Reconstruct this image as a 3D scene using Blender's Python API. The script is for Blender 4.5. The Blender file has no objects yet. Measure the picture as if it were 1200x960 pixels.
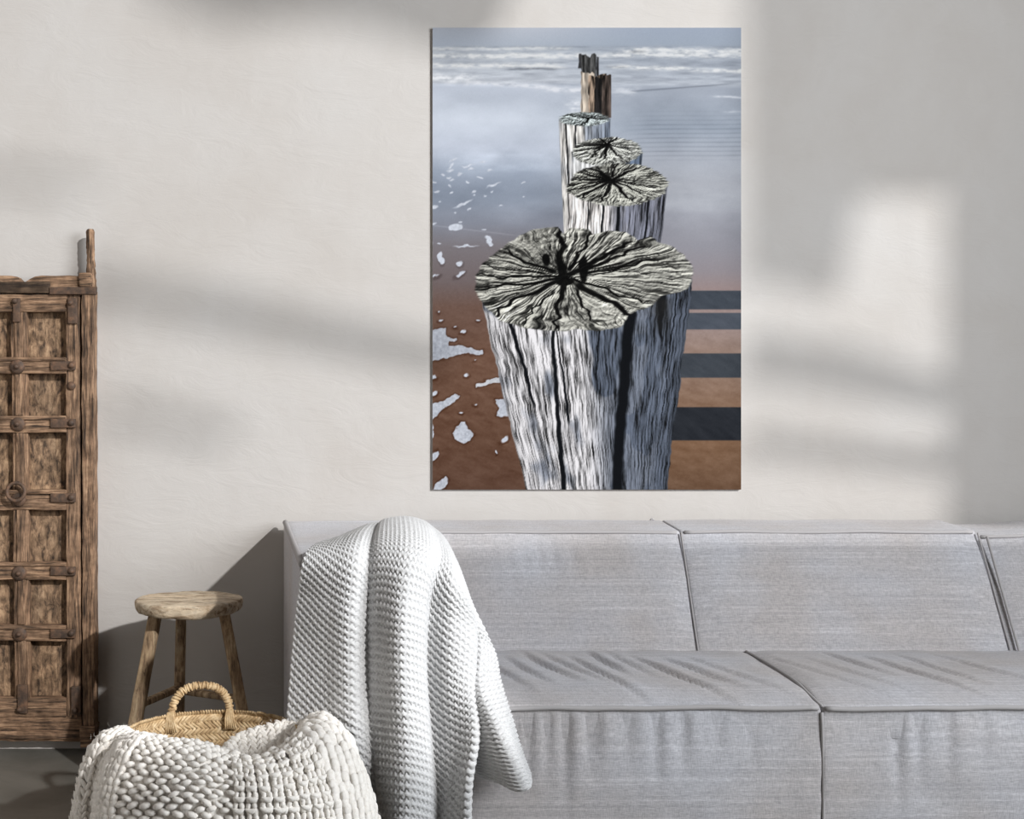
import bpy, math
import numpy as np
from mathutils import Vector

rng = np.random.default_rng(7)
SC = bpy.context.scene
COL = SC.collection

# ------------------------------------------------------------------ camera, world, lights, exposure
FPX, DIST, EYE, PPX, PPY = 1470.0, 4.2, 1.135, 420.0, 480.0     # focal length in px, camera to wall, eye height, principal point
cam = bpy.data.cameras.new('camera')
cam.sensor_width = 36.0
cam.lens = FPX / 1200.0 * 36.0
cam.shift_x = (600.0 - PPX) / 1200.0
cam.shift_y = (PPY - 480.0) / 1200.0
cam_o = bpy.data.objects.new('camera', cam)
cam_o.location = (0, -DIST, EYE)
cam_o.rotation_euler = (math.pi / 2, 0, 0)
COL.objects.link(cam_o)
SC.camera = cam_o

world = bpy.data.worlds.new('world')
SC.world = world
world.use_nodes = True
wb = world.node_tree.nodes['Background']
wb.inputs['Color'].default_value = (1.0, 0.86, 0.76, 1)
wb.inputs['Strength'].default_value = 0.075

SUN_DIR = np.array([-1.0, 1.25, -0.80])
sun = bpy.data.lights.new('sun_offscreen', 'SUN')
sun.energy = 2.75
sun.angle = math.radians(1.4)
sun.color = (1.0, 0.99, 0.98)
sun_o = bpy.data.objects.new('sun_offscreen', sun)
sun_o.rotation_euler = Vector(SUN_DIR).to_track_quat('-Z', 'Y').to_euler()
sun_o.location = (6, -8, 6)
COL.objects.link(sun_o)

def area(name, loc, look, sx, sy, power, color):
    l = bpy.data.lights.new(name, 'AREA')
    l.shape = 'RECTANGLE'; l.size = sx; l.size_y = sy; l.energy = power; l.color = color
    o = bpy.data.objects.new(name, l)
    o.location = loc
    o.rotation_euler = (Vector(look) - Vector(loc)).to_track_quat('-Z', 'Y').to_euler()
    COL.objects.link(o)
    return o
# daylight of the tall glazed side of the room
area('window_right_offscreen', (3.49, -3.5, 2.4), (0.0, -3.5, 2.4), 2.4, 2.4, 300, (0.93, 0.965, 1.0))

SC.view_settings.view_transform = 'Standard'
SC.view_settings.look = 'None'
SC.view_settings.gamma = 1.0
SC.view_settings.use_curve_mapping = False
SC.view_settings.exposure = 0.0

# ------------------------------------------------------------------ helpers
def lin(c):
    c = np.asarray(c, float) / 255.0
    return np.where(c <= 0.04045, c / 12.92, ((c + 0.055) / 1.055) ** 2.4)

def L4(c, k=1.0):
    v = lin(c) * k
    return (float(v[0]), float(v[1]), float(v[2]), 1.0)

def P(px, py, d):
    """a measured point: picture position and distance d in front of the back wall -> world"""
    px = np.asarray(px, float); py = np.asarray(py, float); d = np.asarray(d, float)
    s = (DIST - d) / FPX
    return np.stack([(px - PPX) * s, -d + 0 * px, EYE - (py - PPY) * s], -1)

def add_mesh(name, V, faces, mat, parent=None, smooth=True, attr=None):
    """V (N,3) in world space; faces: list of int arrays (M,k)"""
    V = np.asarray(V, float)
    if not isinstance(faces, (list, tuple)):
        faces = [faces]
    faces = [np.asarray(f, np.int32) for f in faces if len(f)]
    if parent is not None:
        V = V - np.array(parent['_o'])
    me = bpy.data.meshes.new(name)
    nl = sum(f.size for f in faces); nf = sum(len(f) for f in faces)
    me.vertices.add(len(V)); me.vertices.foreach_set('co', V.astype(np.float32).ravel())
    me.loops.add(nl); me.polygons.add(nf)
    me.loops.foreach_set('vertex_index', np.concatenate([f.ravel() for f in faces]))
    tot = np.concatenate([np.full(len(f), f.shape[1], np.int32) for f in faces])
    start = np.concatenate([[0], np.cumsum(tot)[:-1]]).astype(np.int32)
    me.polygons.foreach_set('loop_start', start)
    me.polygons.foreach_set('loop_total', tot)
    me.polygons.foreach_set('use_smooth', np.full(nf, bool(smooth)))
    me.update(calc_edges=True)
    me.validate()
    if attr is not None:
        a = me.color_attributes.new('print', 'FLOAT_COLOR', 'POINT')
        a.data.foreach_set('color', attr.astype(np.float32).ravel())
    if mat is not None:
        me.materials.append(mat)
    o = bpy.data.objects.new(name, me)
    COL.objects.link(o)
    if parent is not None:
        o.parent = parent
        o['_o'] = list(parent['_o'])
    else:
        o['_o'] = [0.0, 0.0, 0.0]
    return o

def thing(name, label, cat, loc, group=None):
    o = bpy.data.objects.new(name, None)
    COL.objects.link(o)
    o.location = loc
    o['_o'] = [float(c) for c in loc]
    o['label'] = label; o['category'] = cat
    if group: o['group'] = group
    return o

def grid_faces(nr, nc, wrap_c=False, wrap_r=False, off=0):
    r = np.arange(nr if wrap_r else nr - 1); c = np.arange(nc if wrap_c else nc - 1)
    R, C = np.meshgrid(r, c, indexing='ij')
    R2 = (R + 1) % nr; C2 = (C + 1) % nc
    return np.stack([R * nc + C, R * nc + C2, R2 * nc + C2, R2 * nc + C], -1).reshape(-1, 4) + off

def axis_pts(h, r, n, k=3):
    r = min(r, h * 0.999)
    a = -h + r * (1 - np.cos(np.linspace(0, math.pi / 2, k + 1)))
    m = np.linspace(-h + r, h - r, n + 1)
    return np.concatenate([a[:-1], m, -a[:-1][::-1]])

def rbox(size, r=0.005, n=(1, 1, 1), k=3):
    """rounded box centred on the origin"""
    h = np.array(size, float) / 2
    r = min(r, h.min() * 0.98)
    ax = [axis_pts(h[i], r, n[i], k) for i in range(3)]
    Vs, Fs, off = [], [], 0
    for a in range(3):
        b, c = (a + 1) % 3, (a + 2) % 3
        for s in (-1, 1):
            B, C = np.meshgrid(ax[b], ax[c], indexing='ij')
            p = np.zeros(B.shape + (3,)); p[..., a] = s * h[a]; p[..., b] = B; p[..., c] = C
            f = grid_faces(B.shape[0], B.shape[1], off=off)
            Fs.append(f if s > 0 else f[:, ::-1])
            Vs.append(p.reshape(-1, 3)); off += B.size
    V = np.concatenate(Vs); F = np.concatenate(Fs)
    key = np.round(V * 1e6).astype(np.int64)
    _, idx, inv = np.unique(key, axis=0, return_index=True, return_inverse=True)
    V = V[idx]; F = inv.reshape(-1)[F]
    inner = np.clip(V, -(h - r), h - r)
    dl = V - inner
    nrm = np.linalg.norm(dl, axis=1, keepdims=True)
    V = inner + np.where(nrm > 1e-9, dl / np.maximum(nrm, 1e-9) * r, 0)
    return V, F

def tube(path, rad, ns=8, closed=False, caps=True):
    path = np.asarray(path, float); n = len(path)
    rad = np.broadcast_to(np.asarray(rad, float), (n,))
    if closed:
        T = np.roll(path, -1, 0) - np.roll(path, 1, 0)
    else:
        T = np.gradient(path, axis=0)
    T /= np.maximum(np.linalg.norm(T, axis=1, keepdims=True), 1e-12)
    up = np.array([0, 0, 1.0]) if abs(T[0][2]) < 0.9 else np.array([0, 1.0, 0])
    N = np.zeros_like(path); v = up - T[0] * up.dot(T[0]); N[0] = v / np.linalg.norm(v)
    for i in range(1, n):
        v = N[i - 1] - T[i] * N[i - 1].dot(T[i]); N[i] = v / max(np.linalg.norm(v), 1e-9)
    B = np.cross(T, N)
    a = np.linspace(0, 2 * math.pi, ns, endpoint=False)
    V = path[:, None] + rad[:, None, None] * (np.cos(a)[None, :, None] * N[:, None] + np.sin(a)[None, :, None] * B[:, None])
    F = [grid_faces(n, ns, wrap_c=True, wrap_r=closed)]
    if caps and not closed:
        F.append(np.arange(ns)[::-1][None]); F.append((np.arange(ns) + (n - 1) * ns)[None])
    return V.reshape(-1, 3), F

def join(parts):
    """parts: list of (V, F or [F...])"""
    Vs, by, off = [], {}, 0
    for V, F in parts:
        for f in (F if isinstance(F, list) else [F]):
            f = np.asarray(f)
            by.setdefault(f.shape[1], []).append(f + off)
        Vs.append(V); off += len(V)
    return np.concatenate(Vs), [np.concatenate(v) for v in by.values()]

def crom(n, t):
    """Catmull-Rom weights (len(t), n) for control indices 0..n-1"""
    t = np.clip(t, 0, n - 1 - 1e-9); i = np.floor(t).astype(int); f = t - i
    W = np.zeros((len(t), n)); r = np.arange(len(t))
    w = [-.5 * f + f ** 2 - .5 * f ** 3, 1 - 2.5 * f ** 2 + 1.5 * f ** 3, .5 * f + 2 * f ** 2 - 1.5 * f ** 3, -.5 * f ** 2 + .5 * f ** 3]
    for k in range(4):
        j = i - 1 + k
        lo = j < 0; hi = j > n - 1; ok = ~lo & ~hi
        np.add.at(W, (r[ok], j[ok]), w[k][ok])
        np.add.at(W, (r[lo], np.zeros(lo.sum(), int)), 2 * w[k][lo]); np.add.at(W, (r[lo], np.ones(lo.sum(), int)), -w[k][lo])
        np.add.at(W, (r[hi], np.full(hi.sum(), n - 1)), 2 * w[k][hi]); np.add.at(W, (r[hi], np.full(hi.sum(), n - 2)), -w[k][hi])
    return W

def even_t(C, axis, step):
    """parameters along an axis of a control grid that step evenly in mean arc length; returns t, arc"""
    n = C.shape[axis]
    t = np.linspace(0, n - 1, 400)
    S = np.moveaxis(np.tensordot(crom(n, t), np.moveaxis(C, axis, 0), (1, 0)), 0, 0)
    d = np.linalg.norm(np.diff(S, axis=0), axis=-1)
    d = d.reshape(len(d), -1).mean(1)
    s = np.concatenate([[0], np.cumsum(d)])
    m = max(2, int(round(s[-1] / step)) + 1)
    a = np.linspace(0, s[-1], m)
    return np.interp(a, s, t), a

def surf(C, tv, tu):
    return np.einsum('vr,rcx,uc->vux', crom(C.shape[0], tv), C, crom(C.shape[1], tu))

_tab = np.random.default_rng(3).random((64, 256, 256))
def vnoise(x, y, seed=0):
    tb = _tab[seed % 64]
    xi = np.floor(x).astype(int); yi = np.floor(y).astype(int)
    fx = x - xi; fy = y - yi
    fx = fx * fx * (3 - 2 * fx); fy = fy * fy * (3 - 2 * fy)
    a = tb[xi & 255, yi & 255]; b = tb[(xi + 1) & 255, yi & 255]
    c = tb[xi & 255, (yi + 1) & 255]; d = tb[(xi + 1) & 255, (yi + 1) & 255]
    return (a * (1 - fx) + b * fx) * (1 - fy) + (c * (1 - fx) + d * fx) * fy

def fbm(x, y, seed=0, o=4):
    s = 0; a = 0.5; n = 0
    for k in range(o):
        s = s + a * vnoise(x * 2 ** k + 17.3 * k, y * 2 ** k + 9.1 * k, seed + k); n += a; a *= 0.5
    return s / n

def sstep(a, b, x):
    t = np.clip((x - a) / (b - a), 0, 1)
    return t * t * (3 - 2 * t)

# ------------------------------------------------------------------ materials
def new_mat(name):
    m = bpy.data.materials.new(name); m.use_nodes = True
    nt = m.node_tree
    return m, nt, nt.nodes['Principled BSDF']

def nd(nt, typ, **kw):
    n = nt.nodes.new(typ)
    for k, v in kw.items():
        setattr(n, k, v)
    return n

def coords(nt, scale, rand=0.0):
    tc = nd(nt, 'ShaderNodeTexCoord')
    mp = nd(nt, 'ShaderNodeMapping')
    mp.inputs['Scale'].default_value = scale
    nt.links.new(tc.outputs['Object'], mp.inputs['Vector'])
    if rand:
        oi = nd(nt, 'ShaderNodeObjectInfo')
        mul = nd(nt, 'ShaderNodeMath', operation='MULTIPLY'); mul.inputs[1].default_value = rand
        nt.links.new(oi.outputs['Random'], mul.inputs[0])
        nt.links.new(mul.outputs[0], mp.inputs['Location'])
    return mp.outputs['Vector']

def noise(nt, vec, scale=1.0, detail=4.0, rough=0.55, dist=0.0):
    n = nd(nt, 'ShaderNodeTexNoise')
    n.inputs['Scale'].default_value = scale; n.inputs['Detail'].default_value = detail
    n.inputs['Roughness'].default_value = rough; n.inputs['Distortion'].default_value = dist
    nt.links.new(vec, n.inputs['Vector'])
    return n.outputs['Fac']

def ramp(nt, fac, stops):
    r = nd(nt, 'ShaderNodeValToRGB')
    e = r.color_ramp.elements
    while len(e) > 1: e.remove(e[-1])
    for i, (p, c) in enumerate(stops):
        el = e[0] if i == 0 else e.new(p)
        el.position = p; el.color = c
    nt.links.new(fac, r.inputs['Fac'])
    return r.outputs['Color']

def mix(nt, a, b, fac, mode='MIX'):
    m = nd(nt, 'ShaderNodeMix', data_type='RGBA', blend_type=mode)
    for sock, v in ((m.inputs['A'], a), (m.inputs['B'], b), (m.inputs['Factor'], fac)):
        if hasattr(v, 'is_output'): nt.links.new(v, sock)
        else: sock.default_value = v
    return m.outputs['Result']

def bump(nt, bsdf, h, strength, dist=0.01, prev=None):
    b = nd(nt, 'ShaderNodeBump')
    b.inputs['Strength'].default_value = strength; b.inputs['Distance'].default_value = dist
    nt.links.new(h, b.inputs['Height'])
    if prev is not None: nt.links.new(prev, b.inputs['Normal'])
    nt.links.new(b.outputs['Normal'], bsdf.inputs['Normal'])
    return b.outputs['Normal']

def mat_plain(name, c, rough=0.8, k=1.0, spec=0.3, metal=0.0):
    m, nt, b = new_mat(name)
    b.inputs['Base Color'].default_value = L4(c, k); b.inputs['Roughness'].default_value = rough
    b.inputs['Specular IOR Level'].default_value = spec; b.inputs['Metallic'].default_value = metal
    return m

def mat_wood(name, stops, scale, rough=0.75, wear=0.35, bstr=0.5):
    """stops: light to dark sRGB colours; scale: stretch of the grain per axis"""
    m, nt, b = new_mat(name)
    v = coords(nt, scale, 40.0)
    g = noise(nt, v, 1.0, 6, 0.62, 0.6)
    v2 = coords(nt, tuple(0.25 * s for s in scale), 23.0)
    big = noise(nt, v2, 1.0, 3, 0.5, 0.3)
    n = len(stops)
    c = ramp(nt, g, [(0.35 + 0.30 * i / (n - 1), L4(s)) for i, s in enumerate(stops)])
    v3 = coords(nt, (24, 24, 24), 11.0)
    blotch = noise(nt, v3, 1.0, 5, 0.6)
    dk = ramp(nt, blotch, [(0.40, (1, 1, 1, 1)), (0.66, (wear, wear * 0.95, wear * 0.92, 1))])
    c = mix(nt, c, dk, 0.75, 'MULTIPLY')
    tone = ramp(nt, big, [(0.3, (0.72, 0.72, 0.72, 1)), (0.7, (1.18, 1.16, 1.12, 1))])
    c = mix(nt, c, tone, 1.0, 'MULTIPLY')
    pits = noise(nt, coords(nt, tuple(1.7 * q for q in scale), 31.0), 1.0, 4, 0.7, 1.0)
    c = mix(nt, c, ramp(nt, pits, [(0.30, (0.25, 0.24, 0.23, 1)), (0.42, (1, 1, 1, 1))]), 0.8, 'MULTIPLY')
    nt.links.new(c, b.inputs['Base Color'])
    b.inputs['Roughness'].default_value = rough; b.inputs['Specular IOR Level'].default_value = 0.25
    n1 = bump(nt, b, g, bstr, 0.006)
    bump(nt, b, pits, bstr, 0.005, n1)
    return m

def mat_wall():
    m, nt, b = new_mat('plaster')
    v = coords(nt, (1, 1, 1))
    a = noise(nt, v, 1.6, 5, 0.55, 0.4)
    c = ramp(nt, a, [(0.3, L4((187, 182, 177))), (0.5, L4((192, 188, 184))), (0.72, L4((195, 192, 189)))])
    f = noise(nt, coords(nt, (9, 9, 5)), 1.0, 6, 0.6, 0.8)
    c = mix(nt, c, ramp(nt, f, [(0.3, (0.965, 0.96, 0.955, 1)), (0.7, (1, 1, 1, 1))]), 0.9, 'MULTIPLY')
    nt.links.new(c, b.inputs['Base Color'])
    b.inputs['Roughness'].default_value = 0.85; b.inputs['Specular IOR Level'].default_value = 0.15
    t1 = noise(nt, coords(nt, (6, 6, 14)), 1.0, 5, 0.6, 1.5)
    n1 = bump(nt, b, t1, 0.24, 0.010)
    t2 = noise(nt, coords(nt, (90, 90, 90)), 1.0, 3, 0.6)
    bump(nt, b, t2, 0.10, 0.002, n1)
    return m

def mat_floor():
    m, nt, b = new_mat('concrete')
    a = noise(nt, coords(nt, (1, 1, 1)), 3.0, 6, 0.6, 0.5)
    c = ramp(nt, a, [(0.3, L4((88, 86, 80))), (0.5, L4((106, 104, 98))), (0.7, L4((124, 121, 114)))])
    nt.links.new(c, b.inputs['Base Color'])
    b.inputs['Roughness'].default_value = 0.45
    bump(nt, b, noise(nt, coords(nt, (30, 30, 30)), 1.0, 5, 0.6), 0.15, 0.004)
    return m

def mat_linen():
    m, nt, b = new_mat('grey_linen')
    h = noise(nt, coords(nt, (60, 420, 420)), 1.0, 3, 0.6)
    w = noise(nt, coords(nt, (420, 70, 70)), 1.0, 3, 0.6)
    slub = noise(nt, coords(nt, (1.3, 130, 130)), 1.0, 2, 0.5)
    soft = noise(nt, coords(nt, (3, 3, 3)), 1.0, 3, 0.5)
    base = ramp(nt, soft, [(0.35, L4((187, 182, 181))), (0.65, L4((193, 193, 198)))])
    c = mix(nt, base, ramp(nt, h, [(0.32, (0.74, 0.74, 0.75, 1)), (0.55, (1, 1, 1, 1)), (0.75, (1.16, 1.15, 1.14, 1))]), 0.75, 'MULTIPLY')
    c = mix(nt, c, ramp(nt, w, [(0.32, (0.78, 0.78, 0.78, 1)), (0.55, (1, 1, 1, 1)), (0.75, (1.12, 1.12, 1.12, 1))]), 0.75, 'MULTIPLY')
    c = mix(nt, c, ramp(nt, slub, [(0.36, (0.90, 0.90, 0.91, 1)), (0.44, (0.985, 0.985, 0.985, 1)), (0.58, (1.0, 1.0, 1.0, 1)), (0.64, (1.14, 1.14, 1.14, 1))]), 0.9, 'MULTIPLY')
    nt.links.new(c, b.inputs['Base Color'])
    b.inputs['Roughness'].default_value = 0.95; b.inputs['Specular IOR Level'].default_value = 0.1
    b.inputs['Sheen Weight'].default_value = 0.15
    n1 = bump(nt, b, h, 0.25, 0.002)
    bump(nt, b, w, 0.25, 0.002, n1)
    return m

def mat_wool(name, c1, c2, sc=160):
    m, nt, b = new_mat(name)
    a = noise(nt, coords(nt, (sc, sc, sc)), 1.0, 4, 0.65, 0.4)
    g = noise(nt, coords(nt, (7, 7, 7)), 1.0, 2, 0.5)
    c = mix(nt, ramp(nt, a, [(0.3, L4(c2)), (0.6, L4(c1))]), ramp(nt, g, [(0.35, (0.95, 0.95, 0.95, 1)), (0.65, (1, 1, 1, 1))]), 1.0, 'MULTIPLY')
    nt.links.new(c, b.inputs['Base Color'])
    b.inputs['Roughness'].default_value = 1.0; b.inputs['Specular IOR Level'].default_value = 0.05
    b.inputs['Sheen Weight'].default_value = 0.25
    bump(nt, b, a, 0.5, 0.003)
    return m

def mat_straw():
    m, nt, b = new_mat('seagrass')
    a = noise(nt, coords(nt, (55, 55, 55)), 1.0, 4, 0.6)
    c = ramp(nt, a, [(0.25, L4((138, 108, 76))), (0.5, L4((192, 164, 124))), (0.75, L4((224, 202, 166)))])
    nt.links.new(c, b.inputs['Base Color'])
    b.inputs['Roughness'].default_value = 0.6; b.inputs['Specular IOR Level'].default_value = 0.3
    bump(nt, b, noise(nt, coords(nt, (300, 300, 300)), 1.0, 2, 0.6), 0.4, 0.002)
    return m

def mat_iron():
    m, nt, b = new_mat('rusted_iron')
    a = noise(nt, coords(nt, (45, 45, 45), 9.0), 1.0, 5, 0.65)
    c = ramp(nt, a, [(0.3, L4((58, 48, 42))), (0.52, L4((92, 72, 58))), (0.72, L4((124, 92, 70)))])
    nt.links.new(c, b.inputs['Base Color'])
    b.inputs['Roughness'].default_value = 0.7; b.inputs['Metallic'].default_value = 0.15
    bump(nt, b, a, 0.5, 0.004)
    return m

def mat_print():
    m, nt, b = new_mat('printed_canvas')
    at = nd(nt, 'ShaderNodeVertexColor', layer_name='print')
    nt.links.new(at.outputs['Color'], b.inputs['Base Color'])
    b.inputs['Roughness'].default_value = 0.9; b.inputs['Specular IOR Level'].default_value = 0.05
    return m

M = dict(wall=mat_wall(), floor=mat_floor(), linen=mat_linen(),
         piping=mat_plain('grey_piping', (172, 169, 169), 0.95, spec=0.1),
         throw=mat_wool('grey_wool', (210, 210, 210), (186, 186, 187), 240),
         cream=mat_wool('cream_wool', (247, 243, 237), (233, 227, 218), 120),
         straw=mat_straw(), iron=mat_iron(), print=mat_print(),
         canvas=mat_plain('canvas_edge', (214, 214, 214), 0.9),
         dark=mat_plain('dark_glide', (40, 38, 36), 0.6),
         blocker=mat_plain('sun_blocker_paint', (90, 88, 86), 0.6))  # last entry: paint of the unseen boards added to block the sun
WOODS = [(186, 154, 126), (158, 127, 102), (122, 98, 79), (66, 54, 46)]
PANEL = [(190, 160, 130), (166, 137, 110), (132, 108, 87), (80, 66, 55)]
STOOLW = [(204, 182, 152), (184, 160, 130), (156, 132, 106), (108, 90, 72)]
M['wood_v'] = mat_wood('aged_wood_upright', WOODS, (120, 120, 9))
M['wood_h'] = mat_wood('aged_wood_rail', WOODS, (9, 120, 120))
M['panel'] = mat_wood('aged_wood_panel', PANEL, (60, 60, 24), wear=0.30)
M['wood_dark'] = mat_wood('aged_wood_dark', [(112, 92, 74), (90, 74, 60), (70, 57, 47), (46, 38, 32)], (5, 55, 55))
M['stool_leg'] = mat_wood('stool_leg_wood', STOOLW, (60, 60, 6), wear=0.6)
M['stool_top'] = mat_wood('stool_top_wood', [(236, 222, 200), (226, 210, 186), (208, 188, 162), (150, 128, 104)], (14, 60, 60), wear=0.6)

# ------------------------------------------------------------------ the room
def struct(o):
    o['kind'] = 'structure'
    return o
def slab(name, lo, hi, mat):
    lo = np.array(lo, float); hi = np.array(hi, float)
    V, F = rbox(hi - lo, 0.002, (1, 1, 1), 1)
    return add_mesh(name, V + (lo + hi) / 2, F, mat, smooth=False)
RX = 3.5
struct(slab('wall_back', (-2.4, 0, -0.1), (RX + 0.15, 0.15, 3.2), M['wall']))
struct(slab('wall_left', (-2.55, -4.0, -0.1), (-2.4, 0.15, 3.2), M['wall']))
struct(slab('floor', (-2.4, -7.5, -0.1), (RX + 0.15, 0, 0), M['floor']))

# unseen boards, added and shaped to throw the slanting shade on the plaster
blockers = struct(bpy.data.objects.new('sun_blockers', None)); COL.objects.link(blockers)
blockers.location = (RX, -3.5, 0); blockers['_o'] = [RX, -3.5, 0.0]
def shade_board(name, out, pts):
    """an unseen board added to block the sun, given by the wall outline of its shade (picture px on the wall)"""
    w = np.array([P(a, b, 0.0) for a, b in pts])
    t = (RX + out - w[:, 0]) / -SUN_DIR[0]
    q = w - SUN_DIR[None] * t[:, None]
    n = len(q)
    V = np.concatenate([q, q + np.array([0.06, 0, 0])])
    F = [np.arange(n)[None], (np.arange(n) + n)[::-1][None]]
    F.append(np.array([[i, (i + 1) % n, (i + 1) % n + n, i + n] for i in range(n)]))
    o = add_mesh(name, V, F, M['blocker'], blockers, smooth=False)
    return o
BOARDS = [  # every entry is an added sun blocker, outlined by the shade it casts
    ('sun_blocker', 0.0, [(90, 318), (240, 342), (505, 400), (505, 442), (240, 384), (90, 352)]),
    ('sun_blocker_top', 0.0, [(140, -300), (175, -10), (215, 12), (265, 30), (330, 24), (420, 30), (520, 60), (560, 40), (700, -300)]),
    ('sun_blocker_top', 1.3, [(870, -300), (870, 232), (1110, 228), (1110, -300)]),
    ('sun_blocker_side', 1.3, [(1108, -300), (1108, 640), (1520, 640), (1520, -300)]),
    ('sun_blocker', 1.3, [(870, 388), (975, 402), (1112, 452), (1112, 488), (870, 448)]),
    ('sun_blocker', 1.3, [(870, 502), (1112, 529), (1112, 562), (870, 534)]),
    ('sun_blocker', 1.3, [(870, 226), (870, 330), (962, 350), (985, 226)]),
    ('sun_blocker', 0.0, [(120, 470), (250, 500), (255, 522), (120, 492)]),
    ('sun_blocker', 0.0, [(-60, 196), (60, 206), (100, 226), (-60, 216)]),
    ('sun_blocker_low', 0.0, [(352, 712), (600, 690), (1520, 690), (1520, 1900), (-700, 1900), (-700, 1500), (-60, 1000), (60, 1030), (195, 1065), (272, 930)]),  # unseen board added to keep the sun off the sofa and blanket
]
for nm, out, pts in BOARDS:
    shade_board(nm, out, pts)

# ------------------------------------------------------------------ the printed picture
def paint_print(nx, ny):
    xs = 507 + (np.arange(nx) + 0.5) / nx * 362.0
    ys = 32 + (np.arange(ny) + 0.5) / ny * 542.0
    X, Y = np.meshgrid(xs, ys)
    def rows(stops):
        yy = [s[0] for s in stops]
        return np.stack([np.interp(Y, yy, [s[1][k] for s in stops]) for k in range(3)], -1)
    left = rows([(32, (186, 191, 202)), (52, (172, 180, 192)), (56, (164, 171, 181)), (96, (188, 193, 202)), (100, (190, 197, 210)),
                 (140, (204, 211, 223)), (172, (196, 203, 217)), (200, (160, 170, 186)), (235, (142, 151, 166)), (262, (132, 136, 148)),
                 (290, (124, 118, 122)), (330, (114, 102, 102)), (360, (110, 86, 76)), (420, (112, 83, 68)), (500, (102, 74, 59)), (574, (93, 67, 54))])
    right = rows([(32, (158, 168, 184)), (52, (156, 166, 180)), (56, (150, 158, 170)), (98, (176, 182, 192)), (104, (160, 167, 179)),
                  (150, (152, 161, 174)), (185, (164, 169, 179)), (215, (167, 170, 178)), (240, (163, 166, 174)), (252, (150, 152, 161)),
                  (290, (147, 146, 154)), (318, (146, 139, 144)), (340, (152, 134, 132)), (386, (154, 135, 129)), (414, (150, 127, 115)),
                  (477, (134, 106, 87)), (516, (126, 96, 74)), (574, (108, 82, 64))])
    k = sstep(600, 780, X)[..., None]
    img = left * (1 - k) + right * k
    # cloud reflections on the wet sand
    wet = sstep(100, 115, Y) * (1 - sstep(250, 300, Y))
    cl = fbm(X / 55 + 3, Y / 28, 5, 5) - 0.5
    img += (wet * cl * 38)[..., None]
    lowcl = sstep(0.0, 1.0, np.exp(-((X - 600) / 90) ** 2 - ((Y - 190) / 16) ** 2)) * fbm(X / 22, Y / 7, 9, 4)
    img += (lowcl * 34)[..., None]
    patch = np.exp(-((X - 820) / 50) ** 2 - ((Y - 232) / 18) ** 2) * (0.4 + fbm(X / 30, Y / 6, 11, 4))
    img += (patch * 16)[..., None]
    # ripples on the right
    rip = np.sin((Y + 0.03 * (X - 780) + 1.2 * np.sin(X / 37)) * 2 * math.pi / 5.2) * sstep(726, 770, X) * sstep(122, 150, Y) * (1 - sstep(180, 192, Y))
    img -= (np.clip(rip, 0, 1) * 15 * (0.5 + fbm(X / 60, Y / 4, 13, 3)))[..., None]
    # dry sand relief
    sand = sstep(330, 420, Y) * (fbm((X + Y * 0.9) / 20, (Y - 0.35 * X) / 6, 15, 4) - 0.5)
    img += (sand * 26)[..., None]
    img += ((fbm(X / 3, Y / 2.2, 17, 2) - 0.5) * 9 * sstep(300, 360, Y))[..., None]
    # sea
    sea = sstep(53, 55, Y) * (1 - sstep(98, 104, Y))
    img += (sea * (fbm(X / 26, Y / 3.2, 19, 5) - 0.5) * 62)[..., None]
    def foam(yc, h, x0, x1, amp, seed, col=(224, 225, 226), fx=7, slope=0.0):
        h = h * 0.8; yy = yc + slope * (X - x0) + (fbm(X / 16, Y * 0 + seed, seed, 3) - 0.5) * h * 1.1
        b = np.exp(-((Y - yy) / h) ** 2) * sstep(x0 - 12, x0 + 12, X) * (1 - sstep(x1 - 12, x1 + 12, X))
        b = np.clip(b * (-0.25 + 2.2 * fbm(X / fx, Y / 2.4, seed + 3, 4)), 0, 1) * min(amp, 1) * 0.92
        img[...] = img * (1 - b[..., None]) + np.array(col) * b[..., None]
    foam(57, 2.6, 500, 665, 0.75, 21); foam(59.5, 4.0, 730, 880, 1.2, 23); foam(65.5, 4.0, 500, 690, 1.15, 25); foam(64.5, 4.0, 700, 880, 1.05, 27)
    foam(77, 3.6, 500, 660, 1.1, 29); foam(78, 3.0, 715, 880, 1.1, 31, slope=0.035); foam(91.5, 5.5, 500, 560, 1.25, 33, (236, 238, 242), slope=0.02)
    foam(97, 3.2, 545, 640, 0.85, 35, (228, 230, 236), slope=0.04); foam(103, 4.0, 630, 690, 0.95, 37, (226, 228, 234), slope=0.06)
    foam(124, 13, 668, 684, 1.1, 39, (226, 229, 235)); foam(106, 6, 716, 745, 0.8, 41, (220, 223, 230))
    foam(113, 1.6, 838, 880, 0.9, 43, (214, 218, 226), slope=0.03); foam(131, 1.6, 850, 866, 0.6, 45, (214, 218, 226))
    for yy, x0, x1, dk in ((81, 590, 660, 40), (60.5, 735, 760, 40), (79, 705, 740, 30)):
        b = np.exp(-((Y - yy) / 1.8) ** 2) * sstep(x0, x0 + 10, X) * (1 - sstep(x1 - 10, x1, X)) * fbm(X / 8, Y / 2, 47, 3)
        img -= (b * dk * 1.6)[..., None]
    shore = 107 - (X - 740) * 0.075
    b = np.exp(-((Y - shore) / 1.0) ** 2) * sstep(735, 745, X) * (1 - sstep(840, 870, X)); img -= (b * 34)[..., None]
    b = np.exp(-((Y - (264 + (X - 507) * 0.12)) / 0.8) ** 2) * (1 - sstep(590, 620, X)); img += (b * 15)[..., None]
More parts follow.
